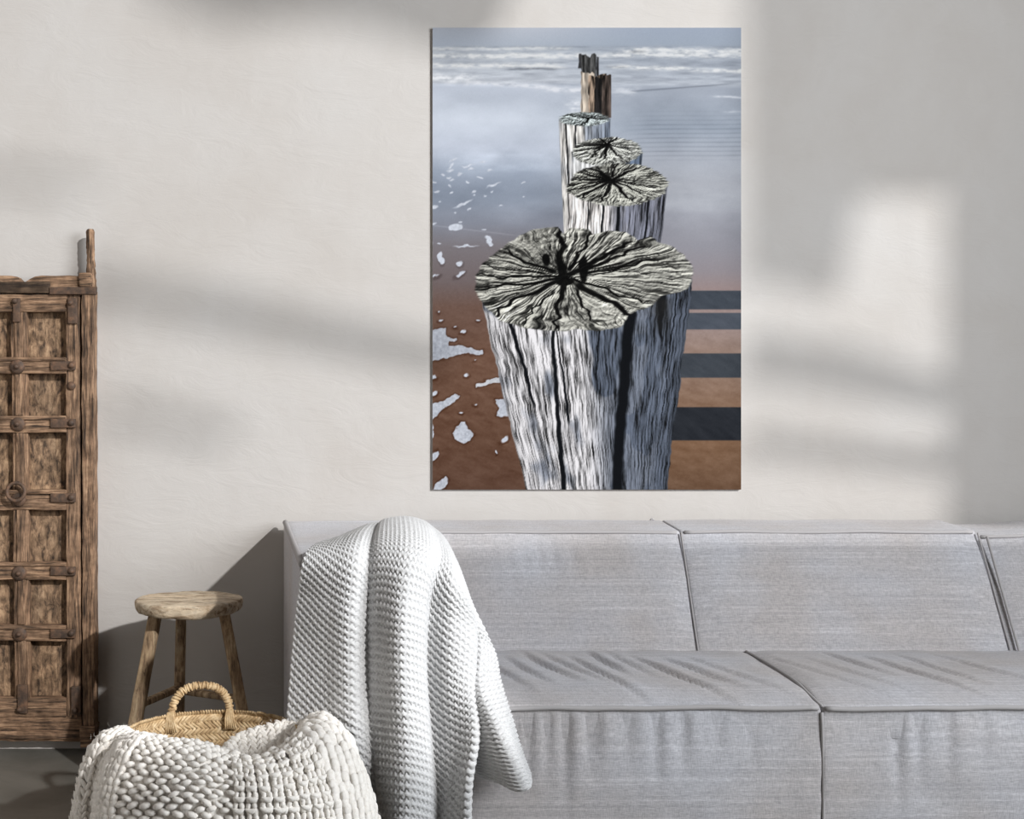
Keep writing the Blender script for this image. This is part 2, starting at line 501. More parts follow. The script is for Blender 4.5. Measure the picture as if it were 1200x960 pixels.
    # the shadows of the posts on the sand
    for y0, y1, c in ((340.5, 362.5, (66, 72, 81)), (366.5, 386, (78, 84, 94)), (414, 442.5, (64, 69, 76)), (477, 516, (41, 44, 50))):
        b = sstep(y0 - 0.8, y0 + 0.8, Y) * (1 - sstep(y1 - 0.8, y1 + 0.8, Y)) * sstep(700, 702, X)
        t = np.array(c) + ((fbm((X - Y) / 9, Y / 9, 51, 4) - 0.5) * 16)[..., None]
        img[...] = img * (1 - b[..., None]) + t * b[..., None]
    # foam flecks on the left sand
    wx = X + (fbm(X / 7, Y / 7, 53, 3) - 0.5) * 6; wy = Y + (fbm(X / 7, Y / 7, 57, 3) - 0.5) * 5
    def fleck(cx, cy, rx, ry, ang=0.0, c=(206, 211, 222)):
        a = math.radians(ang); dx = wx - cx; dy = wy - cy
        u = (dx * math.cos(a) + dy * math.sin(a)) / rx; v = (-dx * math.sin(a) + dy * math.cos(a)) / ry
        e = np.hypot(u, v); m = 1 - sstep(1 - 0.9 / ry, 1 + 0.5 / ry, e)
        sh = (1 - sstep(1, 1 + 2.2 / ry, np.hypot((dx * math.cos(a) + (dy - 1.6) * math.sin(a)) / rx, (-dx * math.sin(a) + (dy - 1.6) * math.cos(a)) / ry)))
        img[...] = img - (sh * (1 - m) * 26 * sstep(280, 330, Y))[..., None]
        t = np.array(c) + ((fbm(X / 2.2, Y / 2.2, 61, 2) - 0.5) * 34)[..., None]
        img[...] = img * (1 - m[..., None]) + t * m[..., None]
    def poly(pts, c=(190, 194, 204)):
        pts = np.array(pts, float); d = np.full(X.shape, 1e9); ins = np.zeros(X.shape, bool)
        for (x0, y0), (x1, y1) in zip(pts, np.roll(pts, -1, 0)):
            ex, ey = x1 - x0, y1 - y0
            t = np.clip(((wx - x0) * ex + (wy - y0) * ey) / (ex * ex + ey * ey), 0, 1)
            d = np.minimum(d, np.hypot(wx - x0 - t * ex, wy - y0 - t * ey))
            cr = ((y0 > wy) != (y1 > wy)) & (wx < (x1 - x0) * (wy - y0) / (y1 - y0 + 1e-9) + x0)
            ins ^= cr
        sd = np.where(ins, -d, d)
        img[...] = img - ((1 - sstep(0, 3, sd)) * 30)[..., None] * (sd > 0)[..., None]
        m = 1 - sstep(-0.6, 0.8, sd)
        t = np.array(c) + ((fbm(X / 2.2, Y / 2.2, 61, 2) - 0.5) * 50)[..., None]
        img[...] = img * (1 - m[..., None]) + t * m[..., None]
    for f in ((531, 187, 5, 1.7, -20), (528, 194, 4, 1.7, -50), (549, 194, 7, 1.4, -8), (553, 198, 4, 2, 0), (566, 189, 5, 1.2, -15), (527, 199, 4, 1.4, -8), (539, 204, 3.4, 1.9, -25), (519, 205, 2.6, 1.4, 0),
              (563, 208, 3, 1.5, 0), (575, 200, 3, 1.3, -10), (527, 208, 2.4, 1.3, 0), (530, 211, 2.6, 1.3, 0), (549, 214, 2.6, 1.4, -10), (528, 218, 2, 1.3, 0), (509, 213, 3, 1.4, 0), (512, 224, 4, 1.6, 0),
              (530, 226, 2.6, 1.5, -10), (555, 225, 2.8, 1.5, -40), (556, 229, 2.0, 1.1, 0), (577, 224, 2, 1, 0), (579, 217, 8, 1.3, -25), (568, 229, 2, 1, 0), (543, 239, 11, 1.5, -25), (517, 237, 2, 1.3, 0), (510, 242, 4, 2.4, 0),
              (549, 246, 2.4, 1.4, -30), (586, 242, 2.2, 1.2, 0), (534, 249, 1.4, 1, 0), (614, 231, 1.6, 1, 0), (613, 214, 2.6, 1.1, 0), (540, 260, 2.2, 1.5, 0), (534, 266, 7, 4.4, -12), (509, 263, 3.4, 1.8, -20), (567, 269, 3, 1.1, 0),
              (573, 282, 4.5, 4, 60), (571, 278, 4, 2.2, 10), (575, 286, 3, 2.4, 0), (546, 288, 13, 1.6, -2), (516, 284.5, 2.4, 1.3, 0), (517, 302, 4, 7, -18), (539, 309, 4.2, 3.2, -40), (540, 321, 6.5, 2.4, -30), (510, 323, 4, 1.5, -10), (507, 285, 2, 1.4, 0),
              (514, 365, 1.6, 1.2, 0), (517, 375, 2.6, 1.6, 0), (561, 375, 2, 1.4, 0), (534, 382, 1.2, 1, 0), (543, 389, 3.6, 2.2, -20), (509, 442, 4, 2.4, 0), (547, 439, 2.8, 1.8, -10), (510, 461, 4.4, 2.6, -30),
              (540, 483, 2, 1.3, 0), (557, 473, 1.4, 1.1, 0), (556, 422, 1.2, 1, 0), (591, 515, 6.5, 2.6, -32), (581, 530, 1.2, 1.5, 0), (507, 506, 2.6, 9, 0)):
        fleck(*f)
    q = lambda L: [(490 + a / 3, 260 + b / 3) for a, b in L]
    poly(q([(45, 385), (66, 376), (102, 374), (104, 404), (134, 408), (134, 418), (104, 416), (108, 436), (150, 436), (200, 450), (230, 448), (234, 460), (212, 468), (160, 462), (110, 474), (75, 488), (45, 492)]))
    poly(q([(202, 572), (240, 556), (290, 548), (292, 566), (250, 570), (206, 582)]), (200, 202, 208))
    poly(q([(45, 642), (90, 634), (128, 604), (148, 608), (140, 626), (104, 650), (64, 684), (45, 694)]))
    poly(q([(268, 626), (300, 622), (330, 640), (330, 684), (278, 682), (284, 656)]))
    poly(q([(126, 742), (150, 704), (170, 702), (180, 730), (200, 744), (188, 770), (160, 776), (132, 764)]))
    poly(q([(45, 812), (72, 804), (74, 816), (45, 842)])); poly(q([(45, 950), (70, 918), (104, 896), (110, 908), (90, 938), (80, 950)]))

    def post(cx, cy, rx, ry, pith, bot, cl, cd, topc, seed, cracks=(), wedges=(), freq=60, rings=30, shade0=0.45, shade1=0.62, con=1.0, slope=0.0, outline=None, holes=()):
        """bot = (y, xleft, xright)"""
        yb, xl, xr = bot
        t = np.clip((Y - cy) / (yb - cy), 0, 1)
        l = (cx - rx) * (1 - t) + xl * t + (fbm(Y / 14, Y * 0 + seed, seed + 1, 3) - 0.5) * 0.03 * rx
        r = (cx + rx) * (1 - t) + xr * t + (fbm(Y / 14, Y * 0 + seed + 9, seed + 2, 3) - 0.5) * 0.03 * rx
        s = (X - l) / np.maximum(r - l, 1)
        m = sstep(-0.8, 0.8, X - l) * (1 - sstep(-0.8, 0.8, X - r)) * sstep(cy - 1, cy + 1, Y) * (1 - sstep(yb - 0.5, yb + 0.5, Y))
        st = fbm(s * freq, Y / 48, seed, 4); fine = fbm(s * freq * 2.4, Y / 17, seed + 4, 3); bigp = fbm(s * 7, Y / 50, seed + 6, 3)
        dark = np.clip(sstep(shade0, shade1, s) * 0.85 + sstep(0.5, 0.66, bigp) * 0.7 * con + 0.25 * sstep(0.84, 1.0, s), 0, 1)
        c = np.array(cl) * (1 - dark[..., None]) + np.array(cd) * dark[..., None]
        fib = vnoise(s * freq * 2.6, Y / 16, seed + 5)
        g = 1 + con * (1.0 * (st - 0.5) + 1.5 * (fine - 0.5) + 0.85 * (fib - 0.5)) * (1 - 0.15 * dark)
        g = g * (1 - 0.55 * con * sstep(0.55, 0.72, 1 - (0.5 * fine + 0.25 * st + 0.25 * fib)))
        c = c * np.clip(g, 0.12, 1.28)[..., None]
        for s0, s1, w0, w1, ya, yc_ in cracks:
            tt = np.clip((Y - ya) / max(yc_ - ya, 1), 0, 1)
            sc_ = s0 + (s1 - s0) * tt + (fbm(Y / 20, Y * 0 + s0 * 50, seed + 8, 3) - 0.5) * 0.02
            wd = w0 + (w1 - w0) * tt
            kk = (1 - sstep(0.55, 1.15, np.abs(s - sc_) * (r - l) / np.maximum(wd, 0.3))) * (Y > ya - 3) * (1 - sstep(yc_ - 10, yc_, Y) * (yc_ < yb))
            c = c * (1 - kk[..., None]) + np.array((16, 18, 22)) * kk[..., None]
        c *= (1 - 0.25 * np.exp(-s / 0.02) - 0.3 * np.exp(-(1 - s) / 0.03))[..., None]
        img[...] = img * (1 - m[..., None]) + np.clip(c, 4, 250) * m[..., None]
        # weathered end grain
        px_, py_ = pith
        cyx = cy + slope * (X - cx)
        thc = np.arctan2((Y - cyx) / ry, (X - cx) / rx)
        wob = 1 + 0.05 * (fbm(thc * 5 + 20, thc * 0 + seed, seed + 10, 3) - 0.5) * 2 + 0.03 * (vnoise(thc * 16 + 60, thc * 0, seed + 12) - 0.5) * 2
        if outline is not None:
            oo = np.array(outline, float); oa = np.arctan2((oo[:, 1] - cy) / ry, (oo[:, 0] - cx) / rx); orr = np.hypot((oo[:, 0] - cx) / rx, (oo[:, 1] - cy) / ry)
            k_ = np.argsort(oa); oa = oa[k_]; orr = orr[k_]
            wob = np.interp(thc, np.concatenate([oa - 2 * math.pi, oa, oa + 2 * math.pi]), np.tile(orr, 3)) * (1 + 0.02 * (vnoise(thc * 22 + 60, thc * 0, seed + 12) - 0.5))
        e = np.hypot((X - cx) / rx, (Y - cyx) / ry) / wob
        ms = 1 - sstep(1 - 1.2 / ry, 1 + 0.6 / ry, e)
        th = np.arctan2((Y - py_) / ry, (X - px_) / rx)
        d = np.hypot((X - px_) / rx, (Y - py_) / ry)
        th2 = th + 0.25 * (fbm(X / (rx * 0.3), Y / (ry * 0.3), seed + 14, 3) - 0.5)
        rad = fbm(th2 * 11 + 40, d * 2.2, seed + 16, 4); rad2 = vnoise(th2 * 34 + 90, d * 5, seed + 18)
        ring = 0.5 + 0.5 * np.sin(e * rings + 7 * fbm(th * 3 + 9, e * 3, seed + 20, 3))
        knob = fbm(th2 * 24 + 50, e * 16, seed + 22, 3)
        grit = fbm(X / 2.4, Y / 1.8, seed + 26, 2)
        rad3 = vnoise(th2 * 62 + 31, d * 4, seed + 29); dash = vnoise(th2 * 26 + 12, e * rings * 0.42, seed + 30)
        h = 1.3 * rad + 0.9 * rad2 + 0.55 * rad3 + 0.14 * ring + 0.45 * knob + 0.35 * grit
        crack = np.zeros(X.shape)
        for a, w, d0, d1 in wedges:
            da = (th - math.radians(a) + 0.26 * (fbm(d * 5, d * 0 + a, seed + 24, 3) - 0.5) + math.pi) % (2 * math.pi) - math.pi
            dist = np.abs(np.sin(np.clip(da, -1.5, 1.5))) * d * math.sqrt(rx * ry)
            ok = (np.cos(da) > 0) * sstep(d0 - 0.05, d0 + 0.05, d) * (1 - sstep(d1 - 0.12, d1 + 0.02, d))
            ww = w * (1.25 - 0.75 * np.clip(d / max(d1, .1), 0, 1))
            crack = np.maximum(crack, (1 - sstep(0.35, 1.0, dist / ww)) * ok)
            h = h - 1.5 * np.exp(-(dist / (3.2 * ww)) ** 2) * ok
        pit = 1 - sstep(0.02, 0.06, d)
        crack = np.maximum(crack, pit)
        for hx, hy, hw, hh in holes:
            kk = 1 - sstep(0.75, 1.15, np.hypot((X - hx) / hw, (Y - hy) / hh) + 0.5 * (fbm(X / 7, Y / 7, seed + 28, 2) - .5))
            crack = np.maximum(crack, kk)
        gy, gx = np.gradient(h * min(rx, 60) / 14.0)
        px_scale = nx / 362.0
        sh = 1.0 + np.clip((gx * 0.75 + gy * 0.95) * px_scale * 0.40, -0.72, 0.42)
        sh *= 0.62 + 0.62 * np.clip(rad, 0, 1)
        tc = np.array(topc) * np.clip(sh, 0.08, 1.62)[..., None]
        tc = tc * (1 - 0.93 * crack[..., None])
        gaps = (1 - sstep(0.26, 0.36, rad)) * 0.55 + (1 - sstep(0.12, 0.24, rad2)) * 0.55 + (1 - sstep(0.14, 0.24, rad3)) * 0.4 + (1 - sstep(0.08, 0.18, dash)) * 0.4
        tc *= (1 - np.clip(gaps, 0, 0.8))[..., None]
        img[...] = img * (1 - ms[..., None]) + np.clip(tc, 6, 248) * ms[..., None]
    # farthest posts
    def stick(x0, x1, y0, y1, c, seed, con=0.8, jag=4):
        top = y0 + (vnoise(X / 2.6, Y * 0, seed) - 0.5) * jag * 2
        m = sstep(x0 - 0.6, x0 + 0.6, X - (fbm(Y / 6, Y * 0, seed, 2) - .5) * 2) * (1 - sstep(x1 - 0.6, x1 + 0.6, X)) * sstep(top - 0.8, top + 0.8, Y) * (1 - sstep(y1 - 1, y1 + 1, Y))
        g = 1 + con * 2 * (fbm(X / 2.2, Y / 18, seed + 2, 3) - 0.5)
        t = np.array(c) * np.clip(g, 0.15, 1.7)[..., None]
        img[...] = img * (1 - m[..., None]) + np.clip(t, 4, 245) * m[..., None]
    stick(681.5, 699, 66, 90, (58, 58, 58), 101, 1.4); stick(678.5, 681.5, 64, 80, (46, 46, 48), 103, 0.6, 2); stick(699.5, 702, 68, 90, (50, 50, 52), 105, 0.6, 2)
    stick(681, 697, 85, 140, (186, 174, 160), 107, 0.7, 2); stick(690, 711, 88, 138, (110, 96, 84), 109, 1.9, 2); stick(697, 706, 92, 138, (34, 32, 32), 113, 0.8, 3); stick(706, 716.5, 88, 138, (62, 54, 50), 111, 1.3, 1)
    post(685, 139.5, 30, 8.5, (690, 138), (275, 661, 716), (216, 212, 207), (118, 127, 142), (158, 166, 166), 3, ((0.14, 0.14, 1.2, 1.2, 140, 275), (0.32, 0.30, 1.0, 1.4, 145, 275)), ((200, 1.4, 0, 1), (20, 1.4, 0, 1), (95, 1.2, 0, 1)), 22, 9, 0.40, 0.72, 0.55)
    post(711.5, 177.5, 41.5, 17, (712, 169), (230, 672, 750), (206, 206, 206), (92, 104, 122), (170, 171, 165), 8, ((0.5, 0.5, 1.2, 1.2, 180, 230), (0.75, 0.75, 1.2, 1.2, 180, 230)),
         ((70, 1.6, 0, 1), (95, 2.0, 0, 1.1), (120, 1.8, 0, 1.1), (145, 1.8, 0, 1), (170, 1.6, 0, 1), (30, 1.4, 0, .9), (-60, 1.4, 0, 1), (-120, 1.4, 0, 1)), 24, 12, 0.48, 0.56, 0.7, slope=-0.02)
    post(724, 216.5, 59, 25.5, (717, 211), (300, 664, 772), (216, 211, 208), (116, 118, 130), (158, 158, 150), 13, ((0.37, 0.36, 1.6, 1.4, 238, 300), (0.53, 0.53, 2.4, 2.6, 238, 300), (0.83, 0.82, 1.6, 1.2, 238, 300), (0.22, 0.22, 1.0, 1.0, 236, 300)),
         ((-125, 3.2, 0, .8), (-48, 2.6, 0, .8), (-85, 1.2, 0.1, .9), (68, 2.4, 0, 1.1), (100, 2.2, 0, 1.1), (125, 2.4, 0, 1.1), (148, 2.0, 0, 1.1), (165, 1.8, 0, 1.1), (183, 1.8, 0, 1.1), (205, 1.8, 0, 1), (20, 1.6, 0.1, 1.0), (45, 1.8, 0, 1.0)), 36, 16, 0.36, 0.55, 0.75)
    post(685, 327, 127, 61, (663, 324), (574, 617, 781), (190, 188, 190), (84, 91, 104), (166, 165, 157), 30,
         ((0.105, 0.17, 3.2, 1.8, 358, 480), (0.33, 0.27, 2.2, 3.4, 380, 574), (0.345, 0.36, 1.0, 2.0, 385, 500), (0.715, 0.645, 8.0, 7.0, 368, 574), (0.86, 0.87, 6.5, 1.0, 345, 404), (0.56, 0.53, 1.2, .8, 385, 470), (0.93, 0.92, 1.0, .6, 345, 500)),
         ((-96, 4.5, 0, 1.05), (-48, 4.5, 0, .95), (-140, 3.0, 0.1, .8), (182, 2.6, 0, 1.05), (160, 3.2, 0, 1.05), (134, 3.6, 0.02, 1.1), (97, 3.2, 0, 1.1), (112, 1.6, .3, 1.1), (70, 2.0, .25, 1.05), (50, 5.5, .15, 1.1), (36, 2.4, .05, 1.0), (-20, 2.4, .15, .95), (-38, 3.4, 0.1, 1.0), (-72, 2.4, .1, 1.0), (-8, 1.8, .2, .8), (-165, 1.8, .2, 1)), 80, 62, 0.44, 0.66, 1.0,
         outline=[(557, 330), (560, 318), (572, 303), (590, 290), (606, 278), (625, 269), (640, 266), (654, 265), (660, 273), (668, 267), (690, 268), (695, 275), (712, 270), (735, 272), (748, 281), (762, 277), (772, 283), (790, 290), (803, 300), (811, 312), (812, 326), (808, 338), (795, 343), (775, 347), (762, 360), (748, 364), (737, 370), (728, 383), (700, 388), (675, 385), (660, 389), (640, 387), (610, 383), (585, 375), (572, 362), (560, 347)],
         holes=((659, 318, 5, 15), (684, 316, 6, 16), (662, 330, 14, 5), (640, 303, 5, 8)))
    # broken notch at the right rim of the near post
    b = np.exp(-((X - 775) / 9) ** 2 - ((Y - 362) / 26) ** 2); b = np.clip(b * (0.2 + 1.5 * fbm(X / 5, Y / 16, 91, 3)), 0, 0.85) * sstep(345, 352, Y)
    img[...] = img * (1 - b[..., None]) + np.array((34, 34, 34)) * b[..., None]
    img += ((rng.random(X.shape) - 0.5) * 5)[..., None]
    return np.clip(img, 3, 250)

def build_print():
    x0, z1 = P(507, 32, 0.014)[[0, 2]]; x1, z0 = P(869, 574, 0.014)[[0, 2]]
    root = thing('canvas_print', 'tall canvas picture of weathered wooden beach posts running into the sea, hung above the sofa', 'picture', ((x0 + x1) / 2, 0, z0))
    V, F = rbox((x1 - x0, 0.008, z1 - z0), 0.002, (2, 1, 2), 2)
    add_mesh('stretched_canvas', V + np.array([(x0 + x1) / 2, -0.0055, (z0 + z1) / 2]), F, M['canvas'], root)
    nx, ny = 480, 720
    img = lin(paint_print(nx, ny)) / 1.40
    a = np.ones((ny, nx, 4)); a[..., :3] = img
    gx = np.linspace(x0, x1, nx); gz = np.linspace(z1, z0, ny)
    GX, GZ = np.meshgrid(gx, gz)
    V = np.stack([GX, np.full(GX.shape, -0.00975), GZ], -1).reshape(-1, 3)
    o = add_mesh('printed_face', V, grid_faces(ny, nx)[:, ::-1], M['print'], root, False, a.reshape(-1, 4))
    o['label'] = 'printed photograph of weathered wooden posts on a wet beach'
build_print()

# ------------------------------------------------------------------ the antique door
def rough_board(name, x0, x1, y0, y1, d0, d1, mat, parent, amp=0.002, seed=0, r=0.003, tilt=0.0, smooth=True):
    """a worn board; x,y in picture px at the door's plane, d0 back, d1 front; tilt shifts the lower end (px)"""
    s = (DIST - 0.05) / FPX
    X0, X1 = (x0 - PPX) * s, (x1 - PPX) * s
    Z1, Z0 = EYE - (y0 - PPY) * s, EYE - (y1 - PPY) * s
    n = (max(1, int((X1 - X0) / 0.018)), 1, max(1, int((Z1 - Z0) / 0.018)))
    V, F = rbox((X1 - X0, d1 - d0, Z1 - Z0), r, n, 2)
    f = (Z1 - Z0) / 2
    t = 0.5 - V[:, 2] / (2 * f)
    nx = fbm(V[:, 2] * 22 + seed * 3.1, np.sign(V[:, 0]) * 3 + seed, seed, 3) - 0.5
    nz = fbm(V[:, 0] * 22 + seed * 1.7, np.sign(V[:, 2]) * 3 + seed, seed + 1, 3) - 0.5
    ny_ = fbm(V[:, 0] * 30 + seed, V[:, 2] * 30, seed + 2, 3) - 0.5
    V = V + np.stack([nx * amp * 2.2, -ny_ * amp * 1.2, nz * amp * 2.2], -1)
    V[:, 0] += tilt * s * t
    V += np.array([(X0 + X1) / 2, -(d0 + d1) / 2, (Z0 + Z1) / 2])
    return add_mesh(name, V, F, mat, parent, smooth)

def dome(px, py, d, r, h, seed=0, ns=14):
    s = (DIST - 0.05) / FPX
    c = np.array([(px - PPX) * s, -d, EYE - (py - PPY) * s])
    prof = [(1.0, 0.0), (1.0, 0.25), (0.9, 0.55), (0.62, 0.85), (0.3, 1.0)]
    a = np.linspace(0, 2 * math.pi, ns, endpoint=False)
    V = [c + np.stack([np.cos(a) * r * s * pr, np.full(ns, -h * ph), np.sin(a) * r * s * pr], -1) * (1 + 0.0 * a[:, None]) for pr, ph in prof]
    V = np.concatenate(V + [np.array([c + [0, -h * 1.02, 0]])])
    F = [grid_faces(len(prof), ns, wrap_c=True)]
    b = (len(prof) - 1) * ns
    F.append(np.array([[b + i, b + (i + 1) % ns, len(V) - 1] for i in range(ns)]))
    return V, F

def build_door():
    s = (DIST - 0.05) / FPX
    root = thing('antique_door', 'weathered brown wooden door with iron straps leaning on the plaster wall', 'door', ((23 - PPX) * s, -0.05, 0))
    mir = lambda x: 46 - x
    FLOORY = 874.5
    sd = [0]
    def bd(name, x0, x1, y0, y1, d0, d1, mat, **k):
        sd[0] += 1
        return rough_board(name, x0, x1, y0, y1, d0, d1, mat, root, seed=sd[0], **k)
    bd('backing_board', -50, 96, 345, 840, 0.008, 0.022, M['wood_h'])
    rowsy = [(365, 420), (437, 488), (506, 575), (596, 659), (678, 733), (749, 818)]
    sides = [(30, 80, 1.5), (-34, 16, 1.5)]
    for y0, y1 in rowsy:
        for x0, x1, t in sides:
            bd('panel', x0, x1, y0 - 1, y1 + 1, 0.020, 0.030, M['panel'], amp=0.003)
    # stiles
    bd('stile', 77.5, 94.4, 346, 840, 0.02, 0.062, M['wood_v'], tilt=2.0)
    bd('stile', -51, -31.5, 346, 840, 0.02, 0.062, M['wood_v'], tilt=2.0)
    segs = [(366, 419), (438, 487), (507, 575), (597, 658), (679, 732), (750, 834)]
    for i, (y0, y1) in enumerate(segs):
        o = 0.9 * i
        bd('centre_stile', 13.8 + o, 31.6 + o, y0 - 3, y1 + 3, 0.02, 0.060, M['wood_v'])
        bd('stile_moulding', 18.0 + o, 27.4 + o, y0, y1, 0.055, 0.065, M['wood_v'])
    # rails
    rails = [(345.5, 366, .064), (419, 438, .066), (487.5, 507, .066), (574, 597.5, .066), (658.5, 679, .066), (732, 750.5, .066), (817, 840, .064)]
    for y0, y1, d in rails:
        bd('rail', -33.5, 79, y0, y1, 0.02, d, M['wood_h'])
        if 400 < y0 < 800:
            bd('rail_moulding', -33, 79, y0, y0 + 4.5, d - .004, d + 0.006, M['wood_h'], amp=0.001)
    # outer jambs with the tall pivot post
    j = bd('jamb', 96.8, 110.8, 340, 864, 0.006, 0.070, M['wood_v'], amp=0.0022, tilt=1.6)
    bd('jamb', -66, -51.5, 340, 864, 0.006, 0.070, M['wood_v'], amp=0.0022, tilt=1.6)
    for pc in (106.5, -58):
        zs = np.linspace(269, 338, 24)
        path = P(pc + (fbm(zs / 9, zs * 0 + pc, 71, 3) - 0.5) * 1.2 + np.linspace(-0.6, 0.6, 24), zs, np.full(24, 0.045))
        rad = np.interp(zs, [268, 271, 276, 300, 312, 338], [0.55, 0.92, 1.0, .92, 1.0, 1.2]) * 0.0148 * (1 + 0.16 * (vnoise(zs / 3, zs * 0, 73) - 0.5))
        V, F = tube(path, rad, 10); V += (rng.random(V.shape) - .5) * 0.0022
        add_mesh('pivot_post', V, F, M['wood_v'], root)
    bd('post_block', 94, 109, 320.5, 337, 0.01, 0.074, M['wood_h'], amp=0.003, r=.006)
    bd('post_block', -62, -47, 320.5, 337, 0.01, 0.074, M['wood_h'], amp=0.003, r=.006)
    # crest boards with shaped ends
    def crest(pts):
        w = np.array([P(a, b, 0.05) for a, b in pts]); n = len(w)
        f = w.copy(); f[:, 1] = -0.062; b = w.copy(); b[:, 1] = -0.02
        return add_mesh('crest_board', np.concatenate([f, b]), [np.arange(n)[::-1][None], (np.arange(n) + n)[None], np.array([[i, (i + 1) % n, (i + 1) % n + n, i + n] for i in range(n)])], M['wood_h'], root, False)
    crest([(31, 331), (36, 327.5), (42, 324.6), (50, 323.4), (66, 323.8), (82, 323.2), (100, 324.4), (103, 338), (31, 339)])
    crest([(-50, 325), (-30, 323.6), (0, 323.4), (14, 323.6), (22, 325), (26.5, 330), (27.5, 338), (-50, 338)])
    bd('iron_strap', -50, 60, 330.8, 344.4, 0.05, 0.072, M['wood_dark'], amp=.0015)
    bd('iron_strap', 60, 114, 337, 346, 0.05, 0.076, M['iron'], amp=.0015)
    bd('sill', -52, 97, 838.5, 868, 0.006, 0.060, M['wood_h'], amp=.004)
    bd('sill_strip', -40, 97, 856, 865, 0.05, 0.068, M['wood_h'], amp=.002)
    bd('jamb_foot', 96, 113.5, 849, FLOORY, 0.006, 0.080, M['wood_h'], amp=.004)
    bd('jamb_foot', -68, -50, 849, FLOORY, 0.006, 0.080, M['wood_h'], amp=.004)
    # iron plates and bosses
    def plate(x0, x1, y0, y1, d=0.066):
        return bd('iron_plate', x0, x1, y0, y1, d - 0.004, d + 0.006, M['iron'], amp=.001, r=.002)
    for yc in (429, 496, 583, 668.5, 741.5):
        for sgn in (0, 1):
            x0, x1 = (61, 90) if not sgn else (mir(90), mir(61))
            plate(x0, x1, yc - 5.2, yc + 5.2, .068)
            bx = 85.5 if not sgn else mir(85.5)
            V, F = dome(bx, yc - 0.5, 0.070, 4.0, 0.014); add_mesh('iron_boss', V, F, M['iron'], root)
    for i, yc in enumerate((430, 497, 585, 671, 742)):
        V, F = dome(22 + .7 * i, yc, 0.066, 8.8, 0.012); add_mesh('iron_boss', V, F, M['iron'], root)
        V, F = dome(22 + .7 * i, yc, 0.074, 3.2, 0.014); add_mesh('boss_nail', V, F, M['iron'], root)
    for x0, x1, y0, y1, bx, by in ((17, 25.5, 350, 378, 19.5, 353.5), (81, 92, 350, 380, 84, 355.5), (mir(92), mir(81), 350, 380, mir(84), 355.5),
                                   (22.5, 34, 801, 835, 25, 830), (85, 96.5, 803, 836, 90, 831), (mir(96.5), mir(85), 803, 836, mir(90), 831)):
        plate(x0, x1, y0, y1, .066)
        V, F = dome(bx, by, 0.068, 3.6, 0.014); add_mesh('iron_boss', V, F, M['iron'], root)
    V, F = dome(84.5, 452.5, 0.060, 5.2, 0.012); add_mesh('iron_boss', V, F, M['iron'], root)
    # ring pull
    a = np.linspace(0, 2 * math.pi, 32, endpoint=False)
    c = P(22.7, 575.5, 0.05); c[1] = -0.093
    V, F = tube(np.stack([c[0] + np.cos(a) * 10.3 * s, c[1] + 0.004 * np.sin(a), c[2] + np.sin(a) * 10.3 * s], -1), 2.2 * s, 9, closed=True)
    rg = add_mesh('ring_pull', V, F, M['iron'], root)
    V, F = tube(np.array([[c[0] + 2 * s, -0.06, c[2] - 10 * s], [c[0] + 2 * s, -0.085, c[2] - 8.5 * s], [c[0] + 2 * s, -0.102, c[2] - 10 * s], [c[0] + 2 * s, -0.085, c[2] - 12.5 * s], [c[0] + 2 * s, -0.062, c[2] - 11.5 * s]]), 0.005, 8)
    add_mesh('ring_staple', V, F, M['iron'], rg)
build_door()

